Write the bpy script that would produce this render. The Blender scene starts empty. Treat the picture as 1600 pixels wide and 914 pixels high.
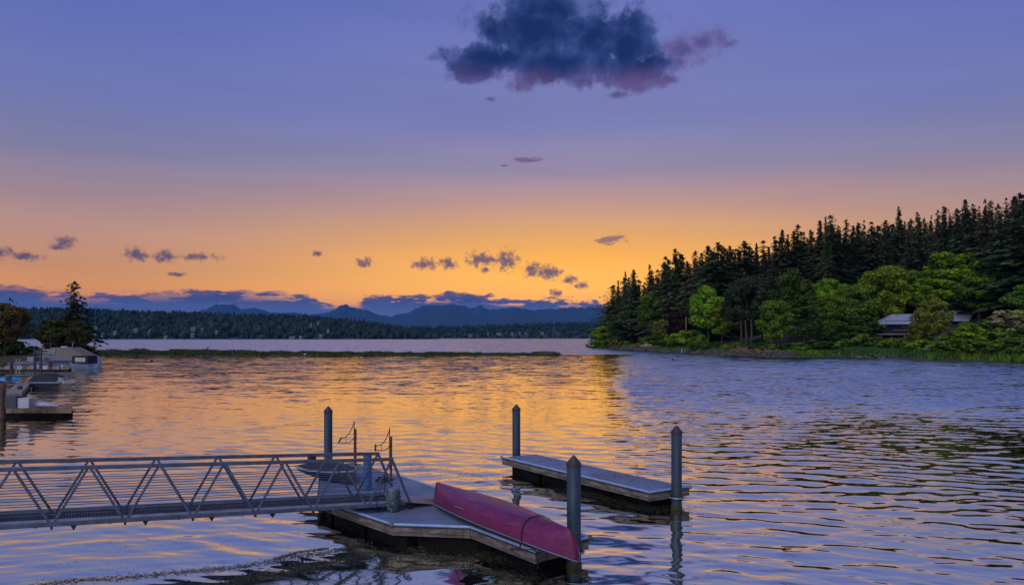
import bpy, bmesh, math, random
import numpy as np
from mathutils import Vector, Matrix, Euler
random.seed(7); RNG = np.random.default_rng(7)
SC = bpy.context.scene; COL = SC.collection
PI = math.pi
# ------------------------------------------------------------------ camera
FPX, HY, CH = 1155.0, 527.0, 4.4        # focal length in photo pixels, horizon row, camera height
cam_d = bpy.data.cameras.new('camera'); cam = bpy.data.objects.new('camera', cam_d); COL.objects.link(cam)
cam_d.sensor_width = 36; cam_d.lens = 36 * FPX / 1600; cam_d.shift_y = (HY - 457) / 1600
cam_d.clip_start = 0.1; cam_d.clip_end = 60000
cam.location = (0, 0, CH); cam.rotation_euler = (PI / 2, 0, 0)
SC.camera = cam
SC.view_settings.view_transform = 'Standard'; SC.view_settings.look = 'None'
SC.view_settings.exposure = 0.0; SC.view_settings.gamma = 1.0; SC.view_settings.use_curve_mapping = False
SC.cycles.max_bounces = 6; SC.cycles.diffuse_bounces = 3; SC.cycles.glossy_bounces = 3
SC.cycles.transmission_bounces = 3; SC.cycles.transparent_max_bounces = 6; SC.cycles.volume_bounces = 0
SC.cycles.use_denoising = True

def lin(c):
    return tuple(((v / 255) / 12.92 if v / 255 <= 0.04045 else ((v / 255 + 0.055) / 1.055) ** 2.4) for v in c)
def az(px): return math.degrees(math.atan((px - 800) / FPX))
def el(px, py): return math.degrees(math.atan((HY - py) / math.hypot(FPX, px - 800)))

# ------------------------------------------------------------------ world: dusk sky with clouds
class NT:
    def __init__(s, tree): s.t = tree; s.n = tree.nodes; s.l = tree.links
    def add(s, typ, **kw):
        n = s.n.new(typ)
        for k, v in kw.items():
            setattr(n, k, v)
        return n
    def put(s, sock, v):
        if isinstance(v, (int, float)): sock.default_value = v
        elif isinstance(v, (tuple, list)):
            sock.default_value = tuple(v) if len(v) == len(sock.default_value) else tuple(v) + (1.0,)
        else: s.l.new(v, sock)
    def m(s, op, a, b=None, c=None, clamp=False):
        n = s.n.new('ShaderNodeMath'); n.operation = op; n.use_clamp = clamp
        for i, v in enumerate((a, b, c)):
            if v is not None: s.put(n.inputs[i], v)
        return n.outputs[0]
    def v(s, op, a, b=None, c=None):
        n = s.n.new('ShaderNodeVectorMath'); n.operation = op
        for i, q in enumerate((a, b, c)):
            if q is not None: s.put(n.inputs[i], q)
        return n.outputs['Value'] if op in ('LENGTH', 'DOT_PRODUCT', 'DISTANCE') else n.outputs[0]
    def ramp(s, fac, stops, interp='LINEAR'):
        n = s.n.new('ShaderNodeValToRGB'); s.put(n.inputs[0], fac); cr = n.color_ramp; cr.interpolation = interp
        while len(cr.elements) < len(stops): cr.elements.new(0.5)
        for e, (p, c) in zip(cr.elements, stops):
            e.position = p; e.color = tuple(c)[:3] + (1,)
        return n.outputs[0]
    def mix(s, fac, a, b, mode='MIX'):
        n = s.n.new('ShaderNodeMix'); n.data_type = 'RGBA'; n.blend_type = mode
        s.put(n.inputs[0], fac); s.put(n.inputs[6], a); s.put(n.inputs[7], b)
        return n.outputs[2]
    def step(s, x, lo, hi, a=0.0, b=1.0):
        n = s.n.new('ShaderNodeMapRange'); n.interpolation_type = 'SMOOTHSTEP'
        for i, q in enumerate((x, lo, hi, a, b)): s.put(n.inputs[i], q)
        return n.outputs[0]
    def noise(s, vec, scale, detail=4, rough=0.5, dist=0.0, dim='3D'):
        n = s.n.new('ShaderNodeTexNoise'); n.noise_dimensions = dim
        if vec is not None: s.l.new(vec, n.inputs['Vector'])
        s.put(n.inputs['Scale'], scale); n.inputs['Detail'].default_value = detail
        n.inputs['Roughness'].default_value = rough; n.inputs['Distortion'].default_value = dist
        return n.outputs[0]

GLOW_AZ = 5.0
SUN_EL, SUN_AZ = 42.0, 205.0           # the broad light of the pale sky behind the camera
world = bpy.data.worlds.new('World'); SC.world = world; world.use_nodes = True
w = NT(world.node_tree); w.n.clear()
tc = w.add('ShaderNodeTexCoord'); dirv = w.v('NORMALIZE', tc.outputs['Generated'])
sx = w.add('ShaderNodeSeparateXYZ'); w.l.new(dirv, sx.inputs[0])
DEG = 57.29578
elv = w.m('MULTIPLY', w.m('ARCSINE', sx.outputs[2]), DEG)
azv = w.m('MULTIPLY', w.m('ARCTAN2', sx.outputs[0], sx.outputs[1]), DEG)
ef = w.m('DIVIDE', elv, 50.0, clamp=True)
def stops(L): return [(e / 50.0, lin(c)) for e, c in L]
def hdr(c, k): return tuple(v * k for v in c)
def stops(L): return [(q[0] / 50.0, hdr(lin(q[1]), q[2] if len(q) > 2 else 1.0)) for q in L]
sunset = w.ramp(ef, stops([(0, (255, 140, 0), 2.0), (3, (255, 172, 0), 1.95), (4.6, (255, 178, 0), 1.62), (6.2, (250, 172, 14), 1.4), (8, (230, 165, 74), 1.2),
                           (10, (204, 153, 126), 1.1), (12.5, (160, 142, 164)), (16, (128, 130, 182)), (24, (108, 117, 184)), (34, (86, 100, 172)), (50, (62, 78, 150))]))
side = w.ramp(ef, stops([(0, (220, 128, 20), 1.55), (3.5, (226, 146, 36), 1.45), (5, (208, 142, 78), 1.28), (7, (190, 140, 112), 1.2),
                         (9.5, (166, 136, 138), 1.05), (12.5, (134, 128, 162)), (16, (112, 120, 178)), (24, (90, 108, 184)), (34, (76, 94, 170)), (50, (60, 76, 150))]))
back = w.ramp(ef, stops([(0, (104, 104, 146)), (6, (138, 118, 158)), (14, (120, 118, 172)), (24, (98, 110, 178)), (50, (62, 78, 150))]))
daz = w.m('ABSOLUTE', w.m('SUBTRACT', azv, GLOW_AZ))
k1 = w.step(daz, 0.0, 38.0); k2 = w.step(daz, 45.0, 130.0)
skyc = w.mix(k2, w.mix(k1, sunset, side), back)
nish = w.add('ShaderNodeTexSky', sky_type='NISHITA', sun_disc=False)
nish.sun_elevation = math.radians(SUN_EL); nish.sun_rotation = math.radians(SUN_AZ)
ns = w.n.new('ShaderNodeVectorMath'); ns.operation = 'SCALE'; w.l.new(nish.outputs[0], ns.inputs[0]); ns.inputs['Scale'].default_value = 0.006
skyc = w.v('ADD', skyc, ns.outputs[0])
# clouds live in azimuth / elevation (degrees)
cv = w.add('ShaderNodeCombineXYZ'); w.l.new(azv, cv.inputs[0]); w.l.new(elv, cv.inputs[1])
def blobs(L, g=1.0):
    out = None
    for (px, py, rx, ry) in L:
        a = az(px); e = el(px, py); ra = g * rx / FPX * DEG * math.cos(math.radians(a)) ** 2; re = g * ry / FPX * DEG * math.cos(math.radians(a))
        q = w.v('MULTIPLY', w.v('SUBTRACT', cv.outputs[0], (a, e, 0)), (1 / ra, 1 / re, 1))
        d = w.m('SUBTRACT', 1.0, w.v('LENGTH', q))
        out = d if out is None else w.m('MAXIMUM', out, d)
    return out
hz_map = w.add('ShaderNodeMapping'); w.l.new(cv.outputs[0], hz_map.inputs[0]); hz_map.inputs['Scale'].default_value = (0.035, 0.33, 1); hz_map.inputs['Rotation'].default_value = (0, 0, 0.03)
thin = w.noise(hz_map.outputs[0], 1.0, 5, 0.55, 0.3)
skyc = w.mix(1.0, skyc, w.ramp(thin, [(0.25, (0.93, 0.93, 0.95)), (0.75, (1.07, 1.06, 1.04))]), 'MULTIPLY')
# the large dark cloud
big = blobs([(835, 48, 110, 58), (910, 62, 115, 62), (885, 100, 160, 40), (775, 95, 105, 34), (985, 66, 62, 60), (745, 108, 75, 24), (1000, 108, 66, 34), (860, 14, 100, 34)], 1.02)
wisp = blobs([(1065, 78, 62, 34), (1100, 68, 62, 26), (1060, 98, 36, 22), (1140, 70, 26, 12), (1045, 125, 34, 10), (965, 148, 24, 7), (765, 155, 14, 6), (1000, 128, 60, 16)])
ncl = w.noise(cv.outputs[0], 0.42, 12, 0.64, 0.1)
ncl2 = w.noise(cv.outputs[0], 0.22, 6, 0.6, 0.2)
bd = w.m('ADD', big, w.m('MULTIPLY', w.m('SUBTRACT', ncl, 0.5), 2.1))
wd = w.m('ADD', wisp, w.m('MULTIPLY', w.m('SUBTRACT', ncl, 0.5), 2.6))
m_big = w.step(bd, 0.02, 0.42); m_w = w.m('MULTIPLY', w.step(wd, 0.05, 0.8), 0.75)
shade = w.noise(cv.outputs[0], 0.30, 9, 0.62, 0.3)
core = w.step(w.m('ADD', w.m('MULTIPLY', big, 0.9), w.m('MULTIPLY', w.m('SUBTRACT', shade, 0.5), 2.2)), 0.0, 0.85)
c_big = w.ramp(core, [(0.0, lin((92, 104, 164))), (0.35, lin((56, 74, 130))), (1.0, lin((25, 46, 98)))])
lowpink = w.step(w.m('ADD', elv, w.m('MULTIPLY', w.m('SUBTRACT', ncl2, 0.5), 3.2)), el(880, 150), el(880, 92))
c_big = w.mix(w.m('MULTIPLY', w.m('SUBTRACT', 1.0, lowpink), 0.8), c_big, lin((104, 80, 130)))
skyc = w.mix(m_w, skyc, w.mix(w.step(wd, 0.3, 1.1), lin((112, 92, 150)), lin((72, 62, 118))))
skyc = w.mix(m_big, skyc, c_big)
# small puffs low over the glow
puffs = blobs([(-5, 395, 34, 13), (40, 400, 30, 8), (101, 380, 20, 11), (88, 386, 14, 6), (213, 397, 22, 12), (258, 401, 20, 11), (312, 402, 34, 7), (569, 410, 14, 8), (497, 396, 10, 6),
               (665, 413, 20, 10), (700, 412, 14, 10), (752, 406, 26, 12), (792, 407, 20, 16), (757, 422, 10, 6), (832, 422, 16, 13), (856, 426, 22, 13), (890, 437, 14, 7),
               (910, 446, 12, 6), (868, 458, 9, 8), (275, 429, 14, 4)], 1.3)
npf = w.noise(cv.outputs[0], 1.9, 8, 0.66, 0.1)
pd = w.m('ADD', puffs, w.m('MULTIPLY', w.m('SUBTRACT', npf, 0.5), 2.5))
m_p = w.step(pd, 0.05, 0.75)
streak = blobs([(950, 376, 34, 7), (965, 371, 18, 6), (825, 250, 26, 6), (788, 259, 8, 3)])
nst = w.add('ShaderNodeMapping'); w.l.new(cv.outputs[0], nst.inputs[0]); nst.inputs['Scale'].default_value = (0.8, 3.0, 1)
stn = w.noise(nst.outputs[0], 1.3, 5, 0.6)
m_s = w.step(w.m('ADD', streak, w.m('MULTIPLY', w.m('SUBTRACT', stn, 0.5), 2.6)), 0.1, 0.6)
pcol = w.mix(w.step(pd, 0.3, 1.0), lin((168, 120, 96)), lin((84, 74, 104)))
skyc = w.mix(w.m('MULTIPLY', m_p, 0.88), skyc, pcol)
skyc = w.mix(w.m('MULTIPLY', m_s, 0.7), skyc, lin((104, 84, 112)))
# the cloud bank along the mountains
bm_ = w.add('ShaderNodeMapping'); w.l.new(cv.outputs[0], bm_.inputs[0]); bm_.inputs['Scale'].default_value = (0.34, 1.5, 1)
nb = w.noise(bm_.outputs[0], 1.0, 8, 0.58, 0.1)
nb1 = w.noise(cv.outputs[0], 0.5, 7, 0.6)
# height of the top of the bank against azimuth
def prof(pts, lo=-60.0, hi=60.0):
    n = w.n.new('ShaderNodeFloatCurve'); c = n.mapping.curves[0]
    P = [((a - lo) / (hi - lo), e / 10.0) for a, e in pts]
    while len(c.points) < len(P): c.points.new(0.5, 0.5)
    for q, (x_, y_) in zip(c.points, P): q.location = (x_, y_); q.handle_type = 'AUTO_CLAMPED'
    n.mapping.update()
    w.put(n.inputs['Value'], w.m('DIVIDE', w.m('SUBTRACT', azv, lo), hi - lo)); n.inputs['Factor'].default_value = 1
    return w.m('MULTIPLY', n.outputs[0], 10.0)
top = prof([(-60, 3.4)] + [(az(p), el(p, y)) for p, y in ((0, 445), (60, 452), (130, 458), (240, 455), (345, 452), (480, 461), (520, 474), (548, 474), (575, 461), (650, 460), (730, 456), (800, 464), (880, 465), (945, 472), (1000, 476))] + [(25, 2.2), (60, 2.2)])
bf = w.add('ShaderNodeMapping'); w.l.new(cv.outputs[0], bf.inputs[0]); bf.inputs['Scale'].default_value = (0.8, 2.2, 1)
nb2 = w.noise(bf.outputs[0], 1.1, 8, 0.62, 0.2)
bl_ = w.add('ShaderNodeMapping'); w.l.new(cv.outputs[0], bl_.inputs[0]); bl_.inputs['Scale'].default_value = (0.16, 1.9, 1)
nb3 = w.noise(bl_.outputs[0], 1.0, 5, 0.55, 0.3)
depth = w.m('SUBTRACT', top, elv)
tb = w.m('ADD', depth, w.m('ADD', w.m('MULTIPLY', w.m('SUBTRACT', nb2, 0.5), 1.3), w.m('MULTIPLY', w.m('SUBTRACT', nb3, 0.5), 1.0)))
m_bank = w.step(tb, -0.02, 0.2)
centre = w.step(w.m('ABSOLUTE', w.m('SUBTRACT', azv, 0.0)), 6.0, 26.0, 1.0, 0.35)
hole = w.m('MULTIPLY', w.step(w.m('ADD', nb, w.m('MULTIPLY', w.m('SUBTRACT', nb3, 0.5), 0.5)), 0.50, 0.58), w.step(depth, 0.95, 0.35))
hole = w.m('MULTIPLY', w.m('MULTIPLY', hole, centre), w.step(elv, 2.0, 2.5))
m_bank = w.m('MULTIPLY', m_bank, w.m('SUBTRACT', 1.0, hole))
rim = w.step(tb, 0.04, 0.5)
cb = w.mix(rim, lin((150, 98, 100)), lin((66, 78, 134)))
cb = w.mix(w.m('MULTIPLY', w.step(nb2, 0.46, 0.66), 0.8), cb, lin((104, 96, 146)))
cb = w.mix(w.step(elv, 2.0, 3.1), lin((100, 112, 168)), cb)
skyc = w.mix(m_bank, skyc, cb)
bg = w.add('ShaderNodeBackground'); w.l.new(skyc, bg.inputs[0]); bg.inputs[1].default_value = 1.0
wo = w.add('ShaderNodeOutputWorld'); w.l.new(bg.outputs[0], wo.inputs[0])
world.cycles.sampling_method = 'MANUAL'; world.cycles.sample_map_resolution = 1024
# one very wide soft sun stands for the light of the open sky behind the camera
sd = bpy.data.lights.new('sun', 'SUN'); sd.energy = 1.45; sd.angle = math.radians(60); sd.color = (0.97, 0.95, 1.0)
so = bpy.data.objects.new('sun', sd); COL.objects.link(so)
_a, _e = math.radians(SUN_AZ), math.radians(SUN_EL)
so.rotation_euler = Vector((math.sin(_a) * math.cos(_e), math.cos(_a) * math.cos(_e), math.sin(_e))).to_track_quat('Z', 'Y').to_euler(); so.location = (0, 0, 60)

# ------------------------------------------------------------------ helpers
def P(px, py, Y): return Vector(((px - 800) / FPX * Y, Y, CH - (py - HY) / FPX * Y))
def G(px, py, z=0.0):
    Y = (CH - z) * FPX / (py - HY)
    return Vector(((px - 800) / FPX * Y, Y, z))
def tag(o, label=None, cat=None, group=None, kind=None):
    if label: o['label'] = label
    if cat: o['category'] = cat
    if group: o['group'] = group
    if kind: o['kind'] = kind
    return o
def empty(name, loc=(0, 0, 0), rz=0.0, label=None, cat=None, group=None):
    o = bpy.data.objects.new(name, None); COL.objects.link(o); o.location = loc; o.rotation_euler = (0, 0, rz)
    o.empty_display_size = 0.3
    return tag(o, label, cat, group)
class MB:
    """collects verts and faces; build() links them as one mesh object"""
    def __init__(s): s.v = []; s.f = []; s.smooth = []
    def add(s, vs, fs, smooth=False):
        b = len(s.v); s.v += [tuple(q) for q in vs]; s.f += [tuple(i + b for i in f) for f in fs]; s.smooth += [smooth] * len(fs); return s
    def box(s, c, d, R=None):
        hx, hy, hz = d[0] / 2, d[1] / 2, d[2] / 2
        vs = [Vector((x, y, z)) for z in (-hz, hz) for x, y in ((-hx, -hy), (hx, -hy), (hx, hy), (-hx, hy))]
        if R is not None: vs = [R @ q for q in vs]
        return s.add([q + Vector(c) for q in vs], [(3, 2, 1, 0), (4, 5, 6, 7), (0, 1, 5, 4), (1, 2, 6, 5), (2, 3, 7, 6), (3, 0, 4, 7)])
    def bar(s, p, q, wd, h, up=(0, 0, 1)):
        p = Vector(p); q = Vector(q); d = (q - p); L = d.length; d.normalize()
        sd_ = d.cross(Vector(up))
        if sd_.length < 1e-4: sd_ = d.cross(Vector((0, 1, 0)))
        sd_.normalize(); u = sd_.cross(d)
        R = Matrix((d, sd_, u)).transposed()
        return s.box((p + q) / 2, (L, wd, h), R)
    def tube(s, pts, r, n=8, cap=True, smooth=True):
        pts = [Vector(q) for q in pts]; rr = r if isinstance(r, (list, tuple)) else [r] * len(pts)
        vs = []; fs = []; prev = None
        for i, q in enumerate(pts):
            a = pts[max(i - 1, 0)]; b = pts[min(i + 1, len(pts) - 1)]; t = (b - a).normalized()
            if prev is None:
                prev = t.cross(Vector((0, 0, 1)));
                if prev.length < 1e-3: prev = Vector((1, 0, 0))
            u = (prev - t * prev.dot(t)).normalized(); vv = t.cross(u); prev = u
            for k in range(n):
                an = 2 * PI * k / n; vs.append(q + (u * math.cos(an) + vv * math.sin(an)) * rr[i])
        for i in range(len(pts) - 1):
            for k in range(n):
                fs.append((i * n + k, i * n + (k + 1) % n, (i + 1) * n + (k + 1) % n, (i + 1) * n + k))
        s.add(vs, fs, smooth)
        if cap:
            s.add(vs[:n], [tuple(reversed(range(n)))]); s.add(vs[-n:], [tuple(range(n))])
        return s
    def lathe(s, c, prof_, n=16, smooth=True):
        vs = []; fs = []; c = Vector(c)
        for r, z in prof_:
            for k in range(n):
                a = 2 * PI * k / n; vs.append(c + Vector((r * math.cos(a), r * math.sin(a), z)))
        for i in range(len(prof_) - 1):
            for k in range(n):
                fs.append((i * n + k, i * n + (k + 1) % n, (i + 1) * n + (k + 1) % n, (i + 1) * n + k))
        s.add(vs, fs, smooth)
        if prof_[-1][0] > 0.001: s.add(vs[-n:], [tuple(range(n))])
        return s
    def prism(s, poly, z0, z1):
        n = len(poly); vs = [(p[0], p[1], z0) for p in poly] + [(p[0], p[1], z1) for p in poly]
        fs = [tuple(reversed(range(n))), tuple(range(n, 2 * n))] + [(i, (i + 1) % n, n + (i + 1) % n, n + i) for i in range(n)]
        return s.add(vs, fs)
    def mesh(s, name, mat):
        me = bpy.data.meshes.new(name); me.from_pydata(s.v, [], s.f); me.materials.append(mat)
        if any(s.smooth): me.polygons.foreach_set('use_smooth', s.smooth)
        me.update(); return me
    def build(s, name, mat, parent=None, bevel=0.0, kind=None, label=None):
        o = bpy.data.objects.new(name, s.mesh(name, mat)); COL.objects.link(o)
        if parent is not None: o.parent = parent
        if bevel:
            b = o.modifiers.new('edge', 'BEVEL'); b.width = bevel; b.segments = 2; b.limit_method = 'ANGLE'
        return tag(o, label, None, None, kind)
def part(name, me, parent, loc=(0, 0, 0)):
    o = bpy.data.objects.new(name, me); COL.objects.link(o); o.parent = parent; o.location = loc; return o
def copy_tree(o, parent=None):
    c = o.copy(); COL.objects.link(c)
    if parent is not None: c.parent = parent
    for ch in KIDS.get(o.name, []): copy_tree(ch, c)
    return c
KIDS = {}
def remember(root):
    KIDS[root.name] = [c for c in COL.objects if c.parent is root]
    return root

# ------------------------------------------------------------------ materials
MATS = {}
def mat(name, col, rough=0.7, metal=0.0, var=0.25, scale=3.0, bump=0.0, bscale=20.0, col2=None, spec=0.5, stretch=None, transl=0.0, island=0.0, coat=0.0, streak=0.0):
    if name in MATS: return MATS[name]
    m = bpy.data.materials.new(name); m.use_nodes = True; t = NT(m.node_tree); t.n.clear()
    tcn = t.add('ShaderNodeTexCoord'); vec = tcn.outputs['Object']
    if stretch:
        mp = t.add('ShaderNodeMapping'); t.l.new(vec, mp.inputs[0]); mp.inputs['Scale'].default_value = stretch; vec = mp.outputs[0]
    n1 = t.noise(vec, scale, 6, 0.6)
    c2 = col2 if col2 else tuple(c * (1 - var) for c in col)
    c1 = tuple(min(1, c * (1 + var * 0.6)) for c in col)
    cc = t.mix(t.step(n1, 0.3, 0.7), c1, c2)
    if streak:
        mp2 = t.add('ShaderNodeMapping'); t.l.new(tcn.outputs['Object'], mp2.inputs[0]); mp2.inputs['Scale'].default_value = (9, 9, 0.7)
        st = t.noise(mp2.outputs[0], 1.0, 5, 0.65)
        cc = t.mix(t.m('MULTIPLY', t.step(st, 0.5, 0.72), streak), cc, tuple(c * 0.25 for c in col))
    if island:
        gi = t.add('ShaderNodeNewGeometry'); oi = t.add('ShaderNodeObjectInfo')
        r = t.m('ADD', t.m('MULTIPLY', gi.outputs['Random Per Island'], 0.65), t.m('MULTIPLY', oi.outputs['Random'], 0.35))
        hs = t.add('ShaderNodeHueSaturation'); t.l.new(cc, hs.inputs['Color'])
        t.put(hs.inputs['Value'], t.m('ADD', 1 - island, t.m('MULTIPLY', r, 2 * island)))
        t.put(hs.inputs['Hue'], t.m('ADD', 0.5 - 0.015, t.m('MULTIPLY', oi.outputs['Random'], 0.03)))
        cc = hs.outputs[0]
    bs = t.add('ShaderNodeBsdfPrincipled'); t.put(bs.inputs['Base Color'], cc)
    t.put(bs.inputs['Roughness'], t.m('ADD', rough - 0.06, t.m('MULTIPLY', n1, 0.12))); bs.inputs['Metallic'].default_value = metal
    bs.inputs['Specular IOR Level'].default_value = spec
    if coat: bs.inputs['Coat Weight'].default_value = coat; bs.inputs['Coat Roughness'].default_value = 0.15
    if bump:
        bn = t.add('ShaderNodeBump'); bn.inputs['Strength'].default_value = 1.0; bn.inputs['Distance'].default_value = bump
        t.l.new(t.noise(vec, bscale, 5, 0.6), bn.inputs['Height']); t.l.new(bn.outputs[0], bs.inputs['Normal'])
    out = t.add('ShaderNodeOutputMaterial'); sh = bs.outputs[0]
    if transl:
        tr = t.add('ShaderNodeBsdfTranslucent'); t.put(tr.inputs[0], cc); mx = t.add('ShaderNodeMixShader'); mx.inputs[0].default_value = transl
        t.l.new(sh, mx.inputs[1]); t.l.new(tr.outputs[0], mx.inputs[2]); sh = mx.outputs[0]
    t.l.new(sh, out.inputs[0]); m['t'] = 1; MATS[name] = m; return m
def leaf(name, col, island=0.45): return mat(name, col, rough=0.75, var=0.35, scale=0.35, transl=0.3, island=island, spec=0.15)

# ------------------------------------------------------------------ water
WV = []
for i in range(120):
    lam = 0.20 * (1.5 / 0.20) ** (RNG.random() ** 1.3); th = math.radians(-100 + RNG.normal() * 27)
    WV.append((2 * PI / lam, math.cos(th), math.sin(th), RNG.random() * 2 * PI, lam))
WV = np.array(WV)
def vnoise(x, y, sc, seed):
    r = np.random.default_rng(seed); tb_ = r.random((64, 64)); u = x * sc; v = y * sc
    iu = np.floor(u).astype(int); iv = np.floor(v).astype(int); fu = u - iu; fv = v - iv
    fu = fu * fu * (3 - 2 * fu); fv = fv * fv * (3 - 2 * fv)
    g = lambda a, b: tb_[a % 64, b % 64]
    return (g(iu, iv) * (1 - fu) + g(iu + 1, iv) * fu) * (1 - fv) + (g(iu, iv + 1) * (1 - fu) + g(iu + 1, iv + 1) * fu) * fv
def sst(x, a, b): t_ = np.clip((x - a) / (b - a), 0, 1); return t_ * t_ * (3 - 2 * t_)
def ruffle(x, y):
    """how wind-ruffled the water is: calm in the lee of the docks, rougher to the right"""
    u = x / np.maximum(y, 1)
    r = 0.52 + 0.54 * sst(u, 0.08, 0.22) * sst(y, 15, 34)
    r = r * (0.75 + 0.5 * vnoise(x, y * 0.5, 0.11, 3)) * (1 - .2 * sst(y, 22, 40) * (1 - sst(u, .05, .15)))
    r = r + .45 * sst(-u, .50, .60) * sst(y, 30, 45)
    r = r + (0.95 - r) * sst(y, 184, 200)
    lee = np.exp(-(((x + 1.8) / 3.2) ** 2 + ((y - 13.0) / 2.6) ** 2))
    r = r * (1 - 0.72 * lee)
    lee2 = np.exp(-(((x - 1.2) / 2.6) ** 2 + ((y - 19.2) / 2.4) ** 2)); r = r * (1 - 0.55 * lee2)
    return r
def wave(x, y, dy):
    z = np.zeros_like(x); r = ruffle(x, y)
    xw = x + 0.25 * np.sin(y * 0.9 + 0.4 * x) ; yw = y + 0.3 * np.sin(x * 0.55 + 0.2 * y)
    for k, cx, cy, ph, lam in WV:
        short = np.where(np.full_like(x, lam) < 0.9, r, 0.35 + 0.65 * r)
        wt = np.clip((lam / np.maximum(dy, 1e-3) - 2.2) / 2.0, 0, 1)
        z += 0.0128 * short * wt * (lam / (2 * PI)) * np.sin(k * (cx * xw + cy * yw) + ph)
    return z
def row_step(y): return y * y / (CH * 739) * 0.62
rows = [4.0]
while rows[-1] < 260: rows.append(rows[-1] + max(row_step(rows[-1]), 0.035))
while rows[-1] < 30000: rows.append(rows[-1] * 1.22)
rows = np.array(rows); NC = 460
tt = np.linspace(-1, 1, NC)
Yg = np.repeat(rows[:, None], NC, 1); Xg = tt[None, :] * (0.92 * Yg + 3.0)
dyg = np.maximum(np.gradient(rows)[:, None], (0.92 * Yg + 3) * 2 / NC)
Zg = np.where(Yg < 255, wave(Xg, Yg, dyg), 0.0)
V = np.stack([Xg, Yg, Zg], -1).reshape(-1, 3)
nr = len(rows); idx = np.arange(nr * NC).reshape(nr, NC)
Fq = np.stack([idx[:-1, :-1], idx[:-1, 1:], idx[1:, 1:], idx[1:, :-1]], -1).reshape(-1, 4)
# the water goes on beside and behind the camera as plain strips
ext = [(-30000, -300, 0), (30000, -300, 0), (30000, 4, 0), (-30000, 4, 0), (-(0.92 * 4 + 3), 4, 0), (0.92 * 4 + 3, 4, 0), (-(0.92 * rows[-1] + 3), rows[-1], 0), (0.92 * rows[-1] + 3, rows[-1], 0)]
me = bpy.data.meshes.new('water'); nv = len(V)
allv = np.concatenate([V, np.array(ext)]); me.vertices.add(len(allv)); me.vertices.foreach_set('co', allv.ravel())
tris = [(nv, nv + 1, nv + 2, nv + 3)]
ext_f = [(nv + 2, nv + 7, nv + 5), (nv + 3, nv + 4, nv + 6)]
nl = len(Fq) * 4 + 4 + 6
me.loops.add(nl); me.polygons.add(len(Fq) + 3)
loops = np.concatenate([Fq.ravel(), np.array(tris).ravel(), np.array(ext_f).ravel()])
me.loops.foreach_set('vertex_index', loops)
ls = np.concatenate([np.arange(len(Fq)) * 4, [len(Fq) * 4, len(Fq) * 4 + 4, len(Fq) * 4 + 7]])
me.polygons.foreach_set('loop_start', ls); me.polygons.foreach_set('loop_total', np.array([4] * len(Fq) + [4, 3, 3]))
me.polygons.foreach_set('use_smooth', np.ones(len(Fq) + 3, bool)); me.update(calc_edges=True)
at_ = me.attributes.new('ruffle', 'FLOAT', 'POINT')
def chop(x, y):
    u = x / np.maximum(y, 1)
    return np.clip(ruffle(x, y), 0, 2) * (1 + 1.5 * sst(u, .11, .19) * sst(y, 24, 60) + 1.6 * sst(y, 186, 200) * (1 - sst(u, .11, .17)))
rf = np.concatenate([chop(V[:, 0], V[:, 1]), np.full(8, 0.8)]); at_.data.foreach_set('value', rf.astype(np.float32))
wm = bpy.data.materials.new('sea_water'); wm.use_nodes = True; t = NT(wm.node_tree); t.n.clear()
geo = t.add('ShaderNodeNewGeometry'); atr = t.add('ShaderNodeAttribute'); atr.attribute_name = 'ruffle'
sp = t.add('ShaderNodeSeparateXYZ'); t.l.new(geo.outputs['Position'], sp.inputs[0])
def ripples(scale, ratio, seed, det=2):
    mp = t.add('ShaderNodeMapping'); t.l.new(geo.outputs['Position'], mp.inputs[0]); mp.inputs['Scale'].default_value = (ratio, 1.0, 1.0); mp.inputs['Rotation'].default_value = (0, 0, math.radians(9)); mp.inputs['Location'].default_value = (seed, seed * 2, 0)
    n = t.add('ShaderNodeTexNoise'); n.inputs['Scale'].default_value = scale; n.inputs['Detail'].default_value = det; t.l.new(mp.outputs[0], n.inputs['Vector'])
    return t.v('MULTIPLY', t.v('SUBTRACT', n.outputs['Color'], (.5, .5, .5)), (1, 1, 0))
def scl(v, f):
    n = t.n.new('ShaderNodeVectorMath'); n.operation = 'SCALE'; t.l.new(v, n.inputs[0]); t.put(n.inputs['Scale'], f); return n.outputs[0]
Yd = sp.outputs[1]
mid = t.step(Yd, 14.0, 60.0); far = t.step(Yd, 20.0, 62.0)
off = t.v('ADD', scl(ripples(4.5, .5, 3, 3), t.m('MULTIPLY_ADD', mid, 0.14, 0.085)), scl(ripples(1.5, .45, 11), t.m('MULTIPLY', mid, 0.26)))
off = t.v('ADD', off, scl(ripples(0.5, .4, 29), t.m('MULTIPLY', far, 0.16)))
off = scl(off, atr.outputs['Fac'])
# at grazing angles the visible facets are those that lean towards the viewer
inc = t.v('MULTIPLY', geo.outputs['Incoming'], (1, 1, 0))
off = t.v('ADD', off, scl(inc, t.m('MULTIPLY', t.m('MULTIPLY', t.step(atr.outputs['Fac'], 0.7, 2.2), far), 0.16)))
nrm = t.v('NORMALIZE', t.v('ADD', geo.outputs['Normal'], off))
fr = t.add('ShaderNodeFresnel'); fr.inputs[0].default_value = 1.34; t.l.new(nrm, fr.inputs['Normal'])
fac = t.step(fr.outputs[0], 0.02, 0.15, 0.03, 0.90)
gl = t.add('ShaderNodeBsdfGlossy'); gl.inputs['Roughness'].default_value = 0.045; gl.inputs[0].default_value = (1, .98, .86, 1); t.l.new(nrm, gl.inputs['Normal'])
df = t.add('ShaderNodeBsdfDiffuse'); df.inputs[0].default_value = (0.007, 0.018, 0.020, 1)
mx = t.add('ShaderNodeMixShader'); t.l.new(fac, mx.inputs[0]); t.l.new(df.outputs[0], mx.inputs[1]); t.l.new(gl.outputs[0], mx.inputs[2])
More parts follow.
